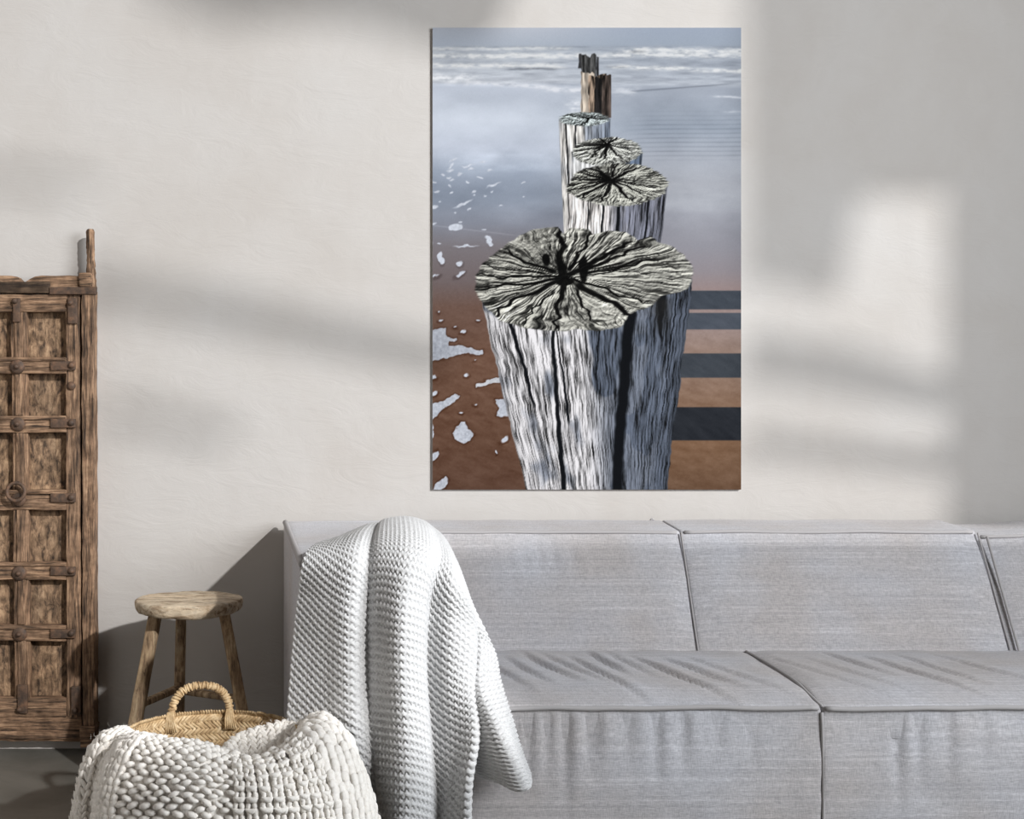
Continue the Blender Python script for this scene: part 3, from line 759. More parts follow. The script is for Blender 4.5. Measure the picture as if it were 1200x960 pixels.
# ------------------------------------------------------------------ the stool
def build_stool():
    d0 = 0.34; s = (DIST - d0) / FPX
    c = np.array([(221 - PPX) * s, -d0, EYE - (701 - PPY) * s]); R = 62 * s
    root = thing('wooden_stool', 'small round three-legged stool of worn bare wood behind the straw basket', 'stool', (c[0], c[1], 0))
    ns = 72
    a = np.linspace(0, 2 * math.pi, ns, endpoint=False)
    wob = 1 + 0.022 * np.sin(2 * a + .6) + 0.012 * np.sin(5 * a) + 0.014 * (fbm(np.cos(a) * 4 + 9, np.sin(a) * 4 + 9, 5, 3) - 0.5)
    prof = [(0.0, 0), (0.3, 0), (0.6, 0.0005), (0.85, 0), (0.955, -0.0006), (0.985, -0.003), (0.997, -0.007), (1.0, -0.015), (0.985, -0.027), (0.955, -0.034), (0.9, -0.036), (0.5, -0.037), (0.0, -0.037)]
    V = []
    for pr, pz in prof:
        dz = (fbm(np.cos(a) * pr * 5 + 3, np.sin(a) * pr * 5 + 3, 9, 3) - 0.5) * 0.006
        low = 0.006 * np.clip(-np.sin(a - 0.2), 0, 1) ** 4 if pz < -.02 else 0
        V.append(np.stack([c[0] + R * pr * wob * np.cos(a), c[1] + R * pr * wob * np.sin(a), c[2] + pz * 1.05 + dz - low], -1))
    V = np.concatenate(V)
    add_mesh('seat', V, grid_faces(len(prof), ns, wrap_c=True)[:, ::-1], M['stool_top'], root)
    def leg(top, bot, w, nm='leg', w2=None, twist=0.0, mat='stool_leg'):
        top = np.array(top, float); bot = np.array(bot, float)
        Lg = np.linalg.norm(bot - top); t = (bot - top) / Lg
        sx = np.cross(t, [0, 1.0, 0]); sx /= np.linalg.norm(sx); sy = np.cross(t, sx)
        V, F = rbox((w, w2 or w, Lg), 0.008, (2, 2, 16), 3)
        f = V[:, 2] / Lg
        V[:, :2] *= (1 + 0.10 * f + 0.05 * (vnoise(f * 14 + 20, f * 0 + w * 999, 7) - .5))[:, None]
        W = (top + bot) / 2 + V[:, :1] * (sx * math.cos(twist) + sy * math.sin(twist)) + V[:, 1:2] * (sy * math.cos(twist) - sx * math.sin(twist)) + V[:, 2:3] * t
        return add_mesh(nm, W, F, M[mat], root), (lambda z: top + (bot - top) * (top[2] - z) / (top[2] - bot[2]))
    zt = c[2] - 0.030
    tl = P(183, 716, 0.385); tl[2] = zt
    tr = P(262, 716, 0.375); tr[2] = zt
    tb = P(212.5, 712, 0.25); tb[2] = zt
    _, fl = leg(tl, (-0.702, -0.46, 0.0), 0.036, twist=0.3)
    _, fr = leg(tr, (-0.303, -0.455, 0.0), 0.034, twist=-0.25)
    _, fb = leg(tb, (-0.585, -0.13, 0.0), 0.033)
    def rung(p, q):
        p = np.array(p); q = np.array(q); t = (q - p) / np.linalg.norm(q - p)
        leg(p - t * 0.004, q + t * 0.004, 0.020, 'stretcher', 0.028)
    rung(fl(0.245), fb(0.245)); rung(fb(0.235), fr(0.262))
    p = fb(0.285); V, F = rbox((0.022, 0.012, 0.034), 0.003, (1, 1, 1), 2)
    add_mesh('tenon', V + p + np.array([0.002, -0.018, 0]), F, M['stool_leg'], root)
build_stool()

# ------------------------------------------------------------------ the basket
BC = np.array([(248 - PPX) * 3.05 / FPX, -1.15, 0.0]); BR, BZ = 0.218, 0.342
def brim(a):
    return 1 - 0.10 * np.clip(-np.sin(a), 0, 1)
def bprof(z):
    return 0.165 + (BR - 0.165) * np.clip(z / BZ, 0, 1) ** 0.6
def build_basket():
    root = thing('straw_basket', 'round woven straw basket with a wrapped loop handle, filled by the cream blanket', 'basket', (BC[0], BC[1], 0))
    ns = 72
    a = np.linspace(0, 2 * math.pi, ns, endpoint=False)
    zs = np.concatenate([[0.0, 0.0], np.linspace(0.004, BZ, 16), np.linspace(BZ, 0.012, 16), [0.012]])
    rs = np.concatenate([[0.0, bprof(0.0)], bprof(np.linspace(0.004, BZ, 16)) + 0.003, bprof(np.linspace(BZ, 0.012, 16)) - 0.003, [0.0]])
    V = np.stack([BC[0] + rs[:, None] * np.cos(a), BC[1] + rs[:, None] * np.sin(a), zs[:, None] * brim(a)], -1).reshape(-1, 3)
    add_mesh('body', V, grid_faces(len(zs), ns, wrap_c=True), M['straw'], root)
    # herringbone plait, strand by strand
    parts = []
    sh, sf = rbox((0.0265, 0.0034, 0.0066), 0.0016, (2, 1, 1), 1)
    for side in (-1, 1):
        for k in range(20):
            z = BZ - 0.010 - k * 0.0160
            if z < 0.01: break
            r = bprof(z) + side * 0.0045
            n = int(2 * math.pi * r / 0.0112)
            an = 2 * math.pi * (np.arange(n) + 0.5 * (k % 2)) / n + rng.normal(0, 0.004, n)
            for q in an:
                if side > 0 and math.sin(q) < -0.2: continue
                t = (0.66 if k % 2 else -0.66) + rng.normal(0, 0.07)
                ct, st_ = math.cos(t), math.sin(t)
                v = sh * np.array([1, 1, 1 + rng.normal(0, .08)])
                x = v[:, 0] * ct - v[:, 2] * st_; zz = v[:, 0] * st_ + v[:, 2] * ct
                rr = r + side * (v[:, 1] + 0.0018 * np.cos(v[:, 0] / 0.0128 * 1.4) + rng.normal(0, 0.0006))
                aa = q + x / r
                parts.append((np.stack([BC[0] + rr * np.cos(aa), BC[1] + rr * np.sin(aa), (z + zz) * brim(aa)], -1), sf))
    V, F = join(parts)
    o = add_mesh('plaited_weave', V, F, M['straw'], root); o['kind'] = 'stuff'
    # wrapped rim
    parts = []
    n = 190
    for i in range(n):
        q = 2 * math.pi * i / n
        tt = np.linspace(-0.9, 1.25, 8) * math.pi
        rr = BR + 0.0085 * np.cos(tt) * -1; zz = BZ + 0.002 + 0.0085 * np.sin(tt + math.pi / 2)
        aa = q + 0.012 * tt / math.pi + rng.normal(0, .002)
        V, F = tube(np.stack([BC[0] + rr * np.cos(aa), BC[1] + rr * np.sin(aa), zz * brim(aa) + rng.normal(0, .0005)], -1), 0.0037, 5)
        parts.append((V, F))
    V, F = join(parts)
    add_mesh('wrapped_rim', V, F, M['straw'], root)
    # handle
    xl, xr = -0.482, -0.334
    yl = BC[1] + math.sqrt(BR ** 2 - (xl - BC[0]) ** 2); yr = BC[1] + math.sqrt(BR ** 2 - (xr - BC[0]) ** 2)
    t = np.linspace(0, 1, 60)
    ca = math.pi * (1 - t)
    x = (xl + xr) / 2 + (xr - xl) / 2 * np.sign(np.cos(ca)) * np.abs(np.cos(ca)) ** 0.85
    y = yl + (yr - yl) * t + 0.012 * np.sin(ca)
    z = BZ - 0.012 + 0.088 * np.sin(ca) ** 0.72
    core = np.stack([x, y, z], -1)
    V, F = tube(core, 0.0085, 10)
    h = add_mesh('handle', V, F, M['straw'], root)
    parts = []
    T = np.gradient(core, axis=0); T /= np.linalg.norm(T, axis=1, keepdims=True)
    for i in range(34):
        f = 1.0 + i * 57 / 33.0; k = int(f); p = core[k] + (core[min(k + 1, 59)] - core[k]) * (f - k)
        tg = T[k]; n1 = np.cross(tg, [0, 1.0, 0]); n1 /= np.linalg.norm(n1); n2 = np.cross(tg, n1)
        b = np.linspace(0, 2 * math.pi, 14, endpoint=False)
        path = p + 0.0086 * (np.cos(b)[:, None] * n1 + np.sin(b)[:, None] * n2) + (0.0022 * np.sin(b + rng.random() * 6))[:, None] * tg
        parts.append(tube(path, 0.0031 + rng.normal(0, .0002), 5, closed=True))
    V, F = join(parts)
    add_mesh('handle_wrapping', V, F, M['straw'], h)
    for bx, by in ((xl, yl), (xr, yr)):
        parts = []
        for k in range(6):
            dx = (k - 2.5) * 0.0042
            p0 = np.array([bx + dx * 0.6, by - 0.012, BZ + 0.016]); p1 = np.array([bx + dx, by - 0.019, BZ - 0.008]); p2 = np.array([bx + dx * 1.3 + 0.004, by - 0.022, BZ - 0.034])
            parts.append(tube(np.array([p0, (p0 + p1) / 2 + [0, -.002, 0], p1, (p1 + p2) / 2, p2]), 0.0028, 5))
        V, F = join(parts)
        add_mesh('handle_lashing', V, F, M['straw'], h)
build_basket()

# ------------------------------------------------------------------ the sofa
SO = np.array([1.25, -0.6, 0.0])
def build_sofa():
    root = thing('sofa', 'long low light grey linen sofa with piped cushions against the plaster wall', 'sofa', tuple(SO))
    def put(name, V, F, mat='linen'):
        return add_mesh(name, V, F, M[mat], root)
    def pipe(path, r=0.0055, name='piping', mat=None):
        V, F = tube(np.array(path), r, 8)
        return put(name, V, F, mat or 'piping')
    # back cushions: slanted front, top gusset
    ZT = 0.772
    def depth(z):
        return 0.245 + (0.76 - z) * 0.60
    def back(x0, x1, dz, name='back_cushion'):
        w = x1 - x0
        V, F = rbox((w, 0.25, ZT - 0.10), 0.0075, (60, 6, 44), 4)
        z = V[:, 2] + (ZT + 0.10) / 2
        fy = np.clip(0.5 - V[:, 1] / 0.25, 0, 1)
        x = V[:, 0] + (x0 + x1) / 2
        e = np.clip(1 - np.abs(V[:, 0]) / (w / 2), 0, 1)
        bulge = 0.016 * np.clip(e * 6, 0, 1) ** 0.7 * np.sin(np.clip((ZT - z) / 0.36, 0, 1) * math.pi) ** 0.7
        puck = 0
        for px_, am in ((575, .5), (592, .8), (611, 1.), (628, .8), (645, 1.0), (668, .7), (690, .5), (860, .3), (905, .3)):
            xc = (px_ - PPX) * 3.85 / FPX
            puck = puck - am * 0.0045 * np.exp(-((x - xc - 0.10 * (ZT - z)) / 0.012) ** 2) * sstep(0.0, 0.03, ZT - 0.02 - z) * (1 - sstep(0.08, 0.20, ZT - z))
        und = (fbm(x * 7 + 5, z * 9, 33, 3) - 0.5) * 0.008
        d = 0.055 + fy * (depth(z) + (bulge + puck + und) * (fy > 0.9))
        ztop = dz(x) if callable(dz) else dz
        z = z + ztop * sstep(0.3, 0.75, z) - 0.012 * fy * sstep(0.6, ZT, z) + (fbm(x * 5, x * 0 + 3, 35, 2) - 0.5) * 0.006 * sstep(0.6, ZT, z)
        put(name, np.stack([x, -d, z], -1), F)
        xs = np.linspace(x0 + 0.012, x1 - 0.012, 40)
        zz = ZT - 0.017 + (np.array([ztop(q) for q in xs]) if callable(ztop) else (dz(xs) if callable(dz) else dz)) + (fbm(xs * 5, xs * 0 + 3, 35, 2) - 0.5) * 0.006
        pipe(np.stack([xs, -(0.055 + depth(ZT - 0.01) + 0.002) + 0 * xs, zz], -1))
    back(0.16, 1.001, -0.002); back(1.002, 1.921, -0.001); back(1.922, 2.80, lambda x: -0.016 + 0.02 * sstep(1.93, 2.4, x))
    for xs in (1.0015, 1.922):
        zz = np.linspace(ZT - 0.02, 0.41, 20)
        pipe(np.stack([xs + 0 * zz, -(0.055 + depth(zz) + 0.002), zz], -1), 0.0028, 'seam_piping')
    zz = np.linspace(ZT - 0.03, 0.41, 20)
    pipe(np.stack([1.942 + 0 * zz, -(0.055 + depth(zz) + 0.013), zz], -1), 0.004, 'seam_piping')
    pipe([(0.965, -0.06, ZT - 0.003), (0.97, -0.056, ZT + 0.002), (0.975, -0.06, ZT - 0.002)], 0.004, 'seam_knot')
    # seat cushions
    ZS, DF, DB = 0.418, 1.105, 0.44
    def seat(x0, x1, creases, seed):
        w = x1 - x0
        V, F = rbox((w, DF - DB, 0.10), 0.009, (110, 40, 3), 4)
        x = V[:, 0] + (x0 + x1) / 2; d = (DF + DB) / 2 - V[:, 1]
        up = sstep(-0.02, 0.045, V[:, 2])
        e = np.clip((1 - np.abs(V[:, 0]) / (w / 2)) * 9, 0, 1)
        f = np.clip((d - DB) / (DF - DB), 0, 1)
        z = V[:, 2] + ZS - 0.05
        crown = 0.014 * e ** 0.6 * np.sin(np.clip(f, 0, 1) * math.pi) ** 0.6 - 0.014 * sstep(0.8, 1.0, f)
        q = 0
        for px_, am in creases:
            xc0 = (px_ - PPX) * 3.5 / FPX
            xc = xc0 + (0.12 + 0.10 * (px_ * 0.37 % 1)) * f ** 2.0
            win_ = np.sin(np.clip((f - 0.1 - 0.2 * (px_ * 0.73 % 1)) / (0.55 + 0.25 * (px_ * 0.19 % 1)), 0, 1) * math.pi) ** 0.8
            q = q + am * win_ * (-0.0100 * np.exp(-((x - xc) / 0.0075) ** 2) + 0.0055 * np.exp(-((x - xc - 0.024) / 0.020) ** 2))
        und = (fbm(x * 8 + seed, d * 9, 37, 3) - 0.5) * 0.007
        z = z + up * (crown + q + und)
        put('seat_cushion', np.stack([x, -d, z], -1), F)
        xs = np.linspace(x0 + 0.008, x1 - 0.008, 50)
        zz = ZS - 0.020 + (fbm(xs * 6, xs * 0 + seed, 39, 2) - 0.5) * 0.010
        pipe(np.stack([xs, -(DF + 0.003) + 0 * xs, zz], -1), 0.0062)
    seat(0.14, 1.1425, [(560, .7), (590, .8), (618, .9), (640, .7), (668, 1.0), (700, 1.0), (722, .6), (742, 1.1), (775, .9), (805, .6)], 1.0)
    seat(1.1435, 2.05, [(905, .5), (945, .5), (985, .8), (1020, .9), (1065, .7), (1110, .6)], 2.0)
    seat(2.054, 2.80, [], 3.0)
    dd = np.linspace(DB + 0.03, DF, 16)
    pipe(np.stack([1.143 + 0 * dd, -dd, ZS + 0.002 + 0.006 * np.sin((dd - DB) / (DF - DB) * math.pi) - 0.016 * sstep(0.9, 1.105, dd)], -1), 0.004, 'seam_piping')
    # front panels
    def front(x0, x1, gathers, seed):
        w = x1 - x0; z0, z1 = 0.045, ZS - 0.022
        V, F = rbox((w, 0.10, z1 - z0), 0.0065, (110, 1, 34), 4)
        x = V[:, 0] + (x0 + x1) / 2; z = V[:, 2] + (z0 + z1) / 2
        fr = V[:, 1] < -0.035
        q = 0
        for px_, am, ln in gathers:
            xc = (px_ - PPX) * 3.1 / FPX
            q = q - am * 0.007 * (np.exp(-((x - xc) / 0.013) ** 2) - 0.6 * np.exp(-((x - xc - 0.028) / 0.018) ** 2)) * (1 - sstep(0.02, ln, z1 - z)) * sstep(-0.002, 0.02, z1 - z)
        und = (fbm(x * 6 + seed, z * 7, 43, 3) - 0.5) * 0.010
        bul = 0.008 * np.sin(np.clip((z - z0) / (z1 - z0), 0, 1) * math.pi)
        y = V[:, 1] - (DF - 0.050) - fr * (q + und + bul) * 1.0
        put('front_panel', np.stack([x, y, z], -1), F)
    front(0.14, 1.1425, [(600, .7, .2), (618, .9, .26), (640, .7, .2), (662, 1.0, .30), (690, .8, .2), (700, .7, .2), (735, .5, .18), (768, .8, .25), (800, .7, .2), (840, .4, .15), (880, .3, .2)], 5.0)
    front(1.1435, 2.05, [(1050, .8, .34), (1075, .5, .25), (1110, .5, .25), (1150, .3, .2)], 6.0)
    front(2.054, 2.80, [], 7.0)
    zz = np.linspace(ZS - 0.03, 0.05, 12)
    pipe(np.stack([1.143 + 0.003 * np.sin(zz * 9), -(DF + 0.004) + 0 * zz, zz], -1), 0.004, 'seam_piping')
    # arms: the outer side draws in towards the front
    ZA = 0.768
    def arm(sgn, name='arm'):
        V, F = rbox((0.42, 1.00, ZA - 0.05), 0.022, (12, 24, 18), 4)
        f = np.clip(0.5 - V[:, 1] / 1.0, 0, 1)
        u = V[:, 0] / 0.42 + 0.5
        xo = -0.248 + 0.100 * f; xi = 0.20
        x = xo + (xi - xo) * u
        d = 0.04 + f * 1.0
        z = V[:, 2] + (ZA + 0.05) / 2 - 0.018 * f * sstep(0.5, ZA, V[:, 2] + (ZA + 0.05) / 2) + (fbm(x * 6, d * 6, 45, 2) - .5) * 0.006
        if sgn > 0: x = 2.97 - x - 0.0
        Fq = F if sgn < 0 else F[:, ::-1]
        put(name, np.stack([x, -d, z], -1), Fq)
        f = np.linspace(0.0, 1.0, 30)
        xs = -0.248 + 0.100 * f + 0.006; zz = ZA - 0.007 - 0.018 * f + (fbm(xs * 6, (0.04 + f) * 6, 45, 2) - .5) * 0.006
        xx = xs if sgn < 0 else 2.97 - xs
        pipe(np.stack([xx, -(0.045 + f * 0.99), zz], -1), 0.0095)
        z2 = np.linspace(ZA - 0.03, 0.06, 12)
        xe = (-0.248 + 0.100 + 0.006) if sgn < 0 else 2.97 - (-0.248 + 0.100 + 0.006)
        pipe(np.stack([xe + 0 * z2, -1.036 + 0 * z2, z2], -1), 0.006)
    arm(-1); arm(1)
    V, F = rbox((3.0, 0.90, 0.30), 0.01, (1, 1, 1), 2)
    put('base', V + np.array([1.485, -0.56, 0.215]), F)
    for x in (-0.08, 3.05):
        for d in (0.14, 0.94):
            V, F = tube(np.array([[x, -d, 0.0], [x, -d, 0.03], [x, -d, 0.075]]), np.array([0.022, 0.026, 0.03]), 12)
            put('foot', V, F, 'dark')
build_sofa()

# ------------------------------------------------------------------ the grey knitted throw
THROW = [
    [(432, 621, .40), (395, 634, .75), (361, 650, 1.045), (352, 700, 1.045), (345, 765, 1.045), (339, 840, 1.05), (336, 900, 1.05), (333, 985, 1.06)],
    [(440, 618, .40), (415, 626, .75), (392, 647, 1.065), (385, 705, 1.10), (382, 775, 1.10), (382, 850, 1.105), (384, 910, 1.11), (386, 990, 1.12)],
    [(447, 616, .40), (432, 620, .75), (418, 644, 1.075), (412, 705, 1.13), (411, 778, 1.14), (413, 855, 1.145), (418, 915, 1.13), (422, 995, 1.13)],
    [(452, 616, .40), (443, 621, .74), (434, 648, 1.06), (431, 708, 1.095), (431, 780, 1.10), (434, 858, 1.125), (442, 918, 1.135), (446, 998, 1.14)],
    [(457, 614, .40), (452, 614, .74), (449, 641, 1.075), (447, 701, 1.135), (447, 776, 1.145), (450, 855, 1.155), (450, 915, 1.165), (453, 996, 1.165)],
    [(475, 614, .40), (476, 611, .74), (478, 640, 1.09), (472, 705, 1.18), (470, 778, 1.20), (474, 855, 1.20), (476, 915, 1.20), (474, 996, 1.20)],
    [(488, 615, .40), (496, 616, .74), (500, 645, 1.08), (493, 708, 1.145), (491, 782, 1.165), (496, 860, 1.17), (500, 918, 1.17), (500, 998, 1.17)],
    [(494, 617, .40), (505, 623, .74), (513, 655, 1.055), (501, 715, 1.085), (499, 788, 1.10), (505, 865, 1.115), (510, 922, 1.12), (512, 1000, 1.125)],
    [(500, 620, .40), (514, 630, .74), (530, 668, 1.06), (530, 728, 1.11), (529, 797, 1.14), (534, 868, 1.155), (533, 925, 1.16), (531, 1002, 1.16)],
    [(505, 623, .40), (521, 638, .73), (542, 690, 1.04), (553, 740, 1.08), (551, 800, 1.135), (557, 862, 1.19), (549, 920, 1.195), (546, 1000, 1.19)],
    [(507, 630, .42), (523, 645, .72), (543, 700, 1.0), (552, 752, 1.03), (550, 808, 1.10), (549, 850, 1.125), (546, 882, 1.13), (545, 910, 1.13)],
    [(508, 632, .44), (526, 650, .72), (546, 705, 1.0), (562, 754, 1.04), (562, 806, 1.135), (580, 850, 1.20), (596, 886, 1.225), (612, 926, 1.23)],
    [(509, 634, .46), (530, 656, .72), (551, 712, .98), (577, 764, 1.03), (585, 800, 1.09), (597, 842, 1.145), (607, 878, 1.16), (618, 908, 1.17)],
]
def build_throw():
    C = np.array([[P(*q) for q in col] for col in THROW]).transpose(1, 0, 2)     # rows, columns
    step = 0.0018
    tv, sv = even_t(C, 0, step); tu, su = even_t(C, 1, step)
    S = surf(C, tv, tu)
    du = np.gradient(S, axis=1); dv = np.gradient(S, axis=0)
    N = np.cross(dv, du); N /= np.maximum(np.linalg.norm(N, axis=-1, keepdims=True), 1e-12)
    sk = np.interp(tu, [0, 3, 4, 6, 7, 9, 10, 12], [0.65, 0.65, 0.10, 0.18, 0.75, 0.55, 0.10, 0.10])
    skew = np.concatenate([[0], np.cumsum((sk[1:] + sk[:-1]) / 2 * np.diff(su))])
    U, Vv = np.meshgrid(su, sv)
    a = (Vv - skew[None]) / 0.0172 + 0.25 * (fbm(U * 9, Vv * 9, 47, 2) - .5)
    row = np.floor(a)
    b = U / 0.0112
    w = a + 0.24 * np.sin(2 * math.pi * b)
    fr = w - np.floor(w)
    ridge = np.clip(1 - np.abs(2 * fr - 1) ** 3.0, 0, 1) ** 0.7
    half = w * 2
    f2 = half - np.floor(half)
    sub = np.sqrt(np.clip(1 - (2 * f2 - 1) ** 2, 0, 1))
    ph = np.floor(half) % 2
    cell = 0.5 + 0.5 * np.cos(2 * math.pi * (b + 0.5 * ph + 0.15))
    hole = 0.5 + 0.5 * np.cos(4 * math.pi * b)
    h = 0.0112 * (1 - (1 - ridge) * (0.42 + 0.58 * hole)) + 0.0030 * sub * (0.45 + 0.75 * cell) + 0.0014 * (fbm(U * 300, Vv * 300, 49, 2) - .5)
    S2 = S + N * (h[..., None] - 0.002)
    nv, nu = S.shape[:2]
    root = thing('knitted_throw', 'light grey garter-knit wool throw hanging in folds over the sofa arm', 'throw', (float(C[0].mean(0)[0]), -1.0, 0.0))
    back = (S - N * 0.007)[::3, ::3]
    parts = [(S2.reshape(-1, 3), grid_faces(nv, nu)), (back.reshape(-1, 3), grid_faces(back.shape[0], back.shape[1])[:, ::-1])]
    V, F = join(parts)
    add_mesh('knit', V, F, M['throw'], root)
    fz = []
    q = S2.reshape(-1, 3); nn = N.reshape(-1, 3)
    for k in rng.integers(0, len(q), 2600):
        d = nn[k] * rng.uniform(0.3, 1.0) + rng.normal(0, 0.8, 3); d /= np.linalg.norm(d)
        ln = rng.uniform(0.005, 0.011); sd = np.cross(d, rng.normal(0, 1, 3)); sd /= np.linalg.norm(sd)
        m_ = q[k] + d * ln * 0.5 + sd * rng.normal(0, ln * 0.2)
        fz.append((np.array([q[k] - sd * 1.5e-4, q[k] + sd * 1.5e-4, m_ + sd * 1.3e-4, m_ - sd * 1.3e-4, q[k] + d * ln]), [np.array([[0, 1, 2, 3]]), np.array([[3, 2, 4]])]))
    V, F = join(fz)
    o = add_mesh('loose_fibres', V, F, M['throw'], root); o['kind'] = 'stuff'
    def hem(line):
        line = line[::3].copy()
        k = np.arange(len(line))
        V, F = tube(line, 0.0058 * (1 + 0.35 * np.sin(k * 1.1)), 7)
        return V, F
    V, F = join([hem(S[:, 0]), hem(S[:, -1]), hem(S[-1]), hem(S[0])])
    add_mesh('hem', V, F, M['throw'], root)
build_throw()

# ------------------------------------------------------------------ the chunky cream blanket
def stitch_shape(n1=8, n2=7):
    """a plump yarn lobe along z, unit half length"""
    t = np.linspace(-1, 1, n2); r = np.sqrt(np.clip(1 - np.abs(t) ** 2.4, 0, 1)); r[0] = r[-1] = 0.15
    a = np.linspace(0, 2 * math.pi, n1, endpoint=False)
    V = np.stack([r[:, None] * np.cos(a), r[:, None] * np.sin(a), t[:, None] + 0 * a], -1).reshape(-1, 3)
    return V, grid_faces(n2, n1, wrap_c=True)

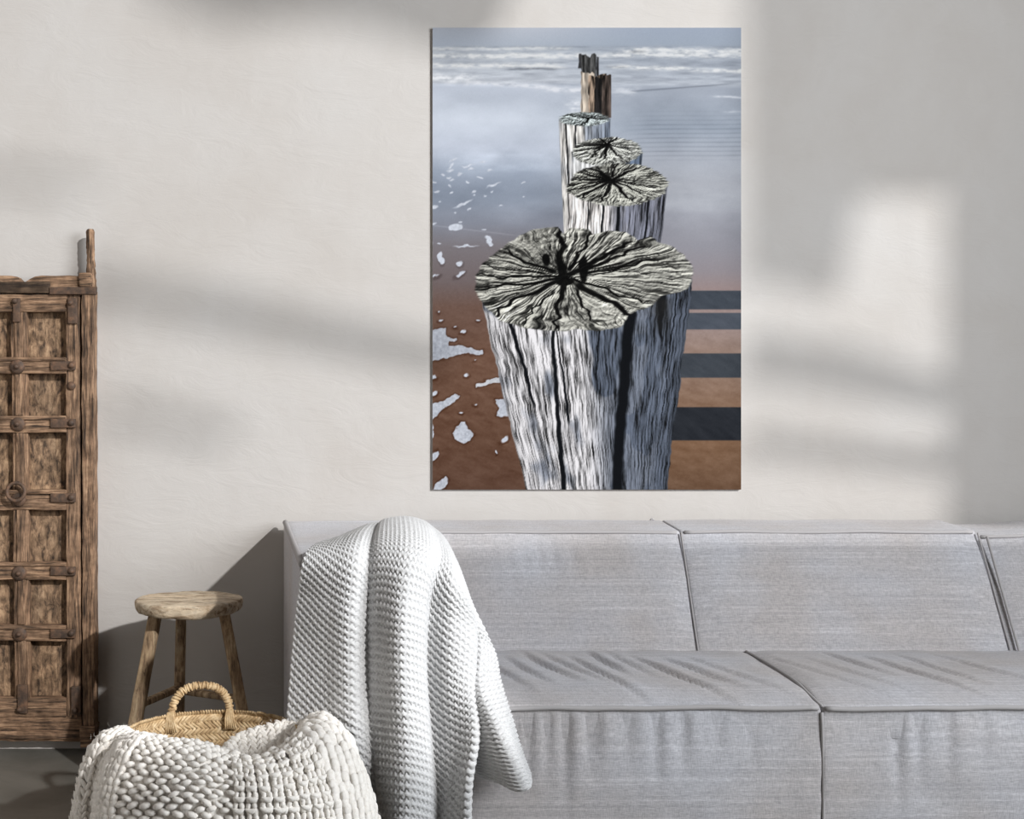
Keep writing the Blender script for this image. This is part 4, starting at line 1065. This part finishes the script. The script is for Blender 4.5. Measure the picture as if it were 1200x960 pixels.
def build_blanket():
    root = thing('chunky_blanket', 'chunky cream hand-knit wool blanket heaped in the straw basket and spilling to the floor', 'blanket', (BC[0], BC[1] - 0.1, 0.0))
    A = [
        [(150, 868, 1.12), (136, 860, 1.14), (113, 870, 1.18), (97, 905, 1.22), (87, 950, 1.25), (72, 1035, 1.28)],
        [(160, 876, 1.18), (146, 857, 1.20), (122, 868, 1.26), (104, 908, 1.29), (96, 955, 1.31), (84, 1055, 1.34)],
        [(166, 880, 1.20), (156, 862, 1.25), (136, 876, 1.29), (118, 912, 1.31), (110, 958, 1.32), (100, 1060, 1.35)],
        [(176, 885, 1.20), (172, 864, 1.31), (150, 876, 1.40), (132, 915, 1.44), (124, 960, 1.45), (116, 1085, 1.47)],
        [(200, 890, 1.22), (196, 870, 1.37), (188, 884, 1.46), (180, 920, 1.50), (175, 962, 1.51), (168, 1095, 1.53)],
        [(235, 893, 1.22), (232, 873, 1.38), (231, 888, 1.48), (229, 922, 1.52), (227, 965, 1.53), (222, 1097, 1.54)],
        [(268, 900, 1.24), (262, 884, 1.38), (266, 898, 1.47), (268, 928, 1.51), (268, 968, 1.52), (268, 1096, 1.53)],
        [(300, 908, 1.26), (300, 892, 1.38), (306, 902, 1.48), (312, 930, 1.52), (314, 968, 1.53), (316, 1098, 1.55)],
        [(332, 892, 1.24), (335, 876, 1.35), (348, 888, 1.44), (358, 925, 1.49), (364, 965, 1.50), (368, 1092, 1.52)],
        [(346, 874, 1.18), (356, 856, 1.27), (376, 868, 1.36), (392, 915, 1.42), (402, 960, 1.44), (412, 1080, 1.47)],
        [(352, 858, 1.12), (371, 841, 1.18), (395, 856, 1.27), (415, 900, 1.33), (427, 950, 1.36), (443, 1062, 1.40)],
        [(356, 852, 1.10), (376, 840, 1.12), (402, 860, 1.20), (424, 905, 1.24), (438, 955, 1.26), (455, 1040, 1.29)],
    ]
    B = [
        [(256, 896, 1.20), (258, 884, 1.21), (262, 898, 1.27), (268, 925, 1.34)],
        [(276, 880, 1.10), (278, 866, 1.13), (284, 888, 1.20), (288, 928, 1.32)],
        [(308, 868, 1.06), (309, 855, 1.09), (313, 880, 1.18), (314, 928, 1.31)],
        [(340, 858, 1.02), (341, 847, 1.05), (342, 868, 1.13), (340, 908, 1.24)],
        [(372, 848, 1.04), (370, 840, 1.07), (366, 854, 1.12), (358, 880, 1.19)],
    ]
    lobe, lf = stitch_shape()
    parts = []; base = []; fuzz = []
    def sheet(cols, du_, dv_, kind, lift=0.004, seed=0):
        C = np.array([[P(*q) for q in col] for col in cols]).transpose(1, 0, 2)
        tv, _ = even_t(C, 0, 0.010); tu, _ = even_t(C, 1, 0.010)
        S = surf(C, tv, tu)
        gu = np.gradient(S, axis=1); gv = np.gradient(S, axis=0)
        N = np.cross(gv, gu); N /= np.maximum(np.linalg.norm(N, axis=-1, keepdims=True), 1e-12)
        base.append(((S - N * 0.004).reshape(-1, 3), grid_faces(*S.shape[:2])))
        nc = C.shape[1]
        sv, av = even_t(C, 0, dv_); sut, au = even_t(C, 1, du_)
        e = 1e-3
        for j, u in enumerate(sut):
            vv = sv + (0.0 if j % 2 else 0.0)
            pts = surf(C, vv, np.array([u]))[:, 0]
            Tu = surf(C, vv, np.array([min(u + e, nc - 1)]))[:, 0] - surf(C, vv, np.array([max(u - e, 0)]))[:, 0]
            Tv = np.gradient(pts, axis=0)
            lu = np.linalg.norm(Tu, axis=1, keepdims=True); Tu = Tu / lu
            lvn = np.linalg.norm(Tv, axis=1, keepdims=True)
            Nn = np.cross(Tv, Tu); Nn /= np.maximum(np.linalg.norm(Nn, axis=1, keepdims=True), 1e-12)
            Tv = Tv / lvn
            # local width of one wale
            duu = (sut[min(j + 1, len(sut) - 1)] - sut[max(j - 1, 0)]) / (2 if 0 < j < len(sut) - 1 else 1)
            wl = np.clip(lu[:, 0] / (2 * e) * abs(duu), 0.010, 0.05)
            for i in range(len(vv)):
                kd = kind(u, vv[i])
                hl = max(lvn[i, 0], 0.008)
                p = pts[i] + rng.normal(0, 0.0016, 3)
                if kd == 'V':
                    for sg in (-1, 1):
                        th = sg * (0.55 + rng.normal(0, .07))
                        ax = Tv[i] * math.cos(th) - Tu[i] * math.sin(th)
                        tilt = Nn[i] * 0.28
                        ax = ax - tilt; ax /= np.linalg.norm(ax)
                        sd = np.cross(Nn[i], ax); sd /= np.linalg.norm(sd); nn = np.cross(ax, sd)
                        c = p + Tu[i] * sg * wl[i] * 0.24 + Nn[i] * lift
                        r = min(wl[i] * 0.27, 0.0090) * (1 + rng.normal(0, .06))
                        W = c + lobe[:, :1] * sd * r + lobe[:, 1:2] * nn * r * 0.95 + lobe[:, 2:3] * ax * hl * 0.95
                        parts.append((W, lf))
                elif kd == 'P':
                    sh = 0.5 * wl[i] * (1 if i % 2 else 0)
                    th = 0.30 * (1 if i % 2 else -1) + rng.normal(0, .1)
                    ax = Tu[i] * math.cos(th) + Tv[i] * math.sin(th)
                    sd = np.cross(Nn[i], ax); nn = Nn[i]
                    c = p + Tu[i] * (sh - wl[i] * 0.25) + Nn[i] * lift
                    t = lobe[:, 2:3]
                    W = c + t * ax * wl[i] * 0.46 + lobe[:, :1] * sd * hl * 0.50 + (lobe[:, 1:2] * 0.0078 - 0.003 * t ** 2) * nn
                    parts.append((W, lf))
                elif kd == 'R':      # rib: smooth cord along v with shallow stitches
                    ax = Tv[i] - Nn[i] * 0.15; ax /= np.linalg.norm(ax)
                    sd = np.cross(Nn[i], ax); sd /= np.linalg.norm(sd); nn = np.cross(ax, sd)
                    W = p + Nn[i] * lift + lobe[:, :1] * sd * wl[i] * 0.45 + lobe[:, 1:2] * nn * 0.0085 + lobe[:, 2:3] * ax * hl * 1.05
                    parts.append((W, lf))
                elif kd == 'L':      # long open loops, two posts and a bar
                    for sg in (-1, 1):
                        th = sg * 0.22 * (1 if i % 2 else -1)
                        ax = Tv[i] * math.cos(th) + Tu[i] * math.sin(th)
                        sd = np.cross(Nn[i], ax); nn = Nn[i]
                        c = p + Tu[i] * sg * wl[i] * 0.24 + Nn[i] * lift
                        W = c + lobe[:, :1] * sd * 0.0062 + lobe[:, 1:2] * nn * 0.0065 + lobe[:, 2:3] * ax * hl * 0.72
                        parts.append((W, lf))
                    if i % 2:
                        t = lobe[:, 2:3]
                        W = p + Tv[i] * hl * 0.5 + Nn[i] * (lift + 0.004) + t * Tu[i] * wl[i] * 0.5 + lobe[:, :1] * Tv[i] * 0.0062 + lobe[:, 1:2] * Nn[i] * 0.0062 - 0.005 * (1 - t ** 2) * -Tv[i]
                        parts.append((W, lf))
        # loose fibres
        q = S.reshape(-1, 3); nn = N.reshape(-1, 3)
        sel = rng.integers(0, len(q), 1500)
        for k in sel:
            d = nn[k] * rng.uniform(0.4, 1.0) + rng.normal(0, 0.8, 3); d /= np.linalg.norm(d)
            ln = rng.uniform(0.008, 0.02); s0 = q[k] + nn[k] * 0.008 + rng.normal(0, 0.004, 3)
            side = np.cross(d, rng.normal(0, 1, 3)); side /= np.linalg.norm(side)
            m_ = s0 + d * ln * 0.5 + side * rng.normal(0, ln * 0.15)
            fuzz.append((np.array([s0 - side * 1.6e-4, s0 + side * 1.6e-4, m_ + side * 1.4e-4, m_ - side * 1.4e-4, s0 + d * ln]), [np.array([[0, 1, 2, 3]]), np.array([[3, 2, 4]])]))
    def kindA(u, v):
        if u < 3.3: return 'V'
        if u < 6.1: return 'P' if v > 1.2 else ('V' if u < 4 else 'P')
        if u < 8.6: return 'L' if v > 0.9 else 'V'
        return 'R'
    sheet(A, 0.0265, 0.0150, kindA)
    sheet(B, 0.0240, 0.0165, lambda u, v: 'V', seed=3)
    V, F = join(base)
    add_mesh('backing_knit', V, F, M['cream'], root)
    V, F = join(parts)
    o = add_mesh('yarn_stitches', V, F, M['cream'], root); o['kind'] = 'stuff'
    V, F = join(fuzz)
    o = add_mesh('loose_fibres', V, F, M['cream'], root); o['kind'] = 'stuff'
build_blanket()

for o in bpy.data.objects:
    if '_o' in o: del o['_o']
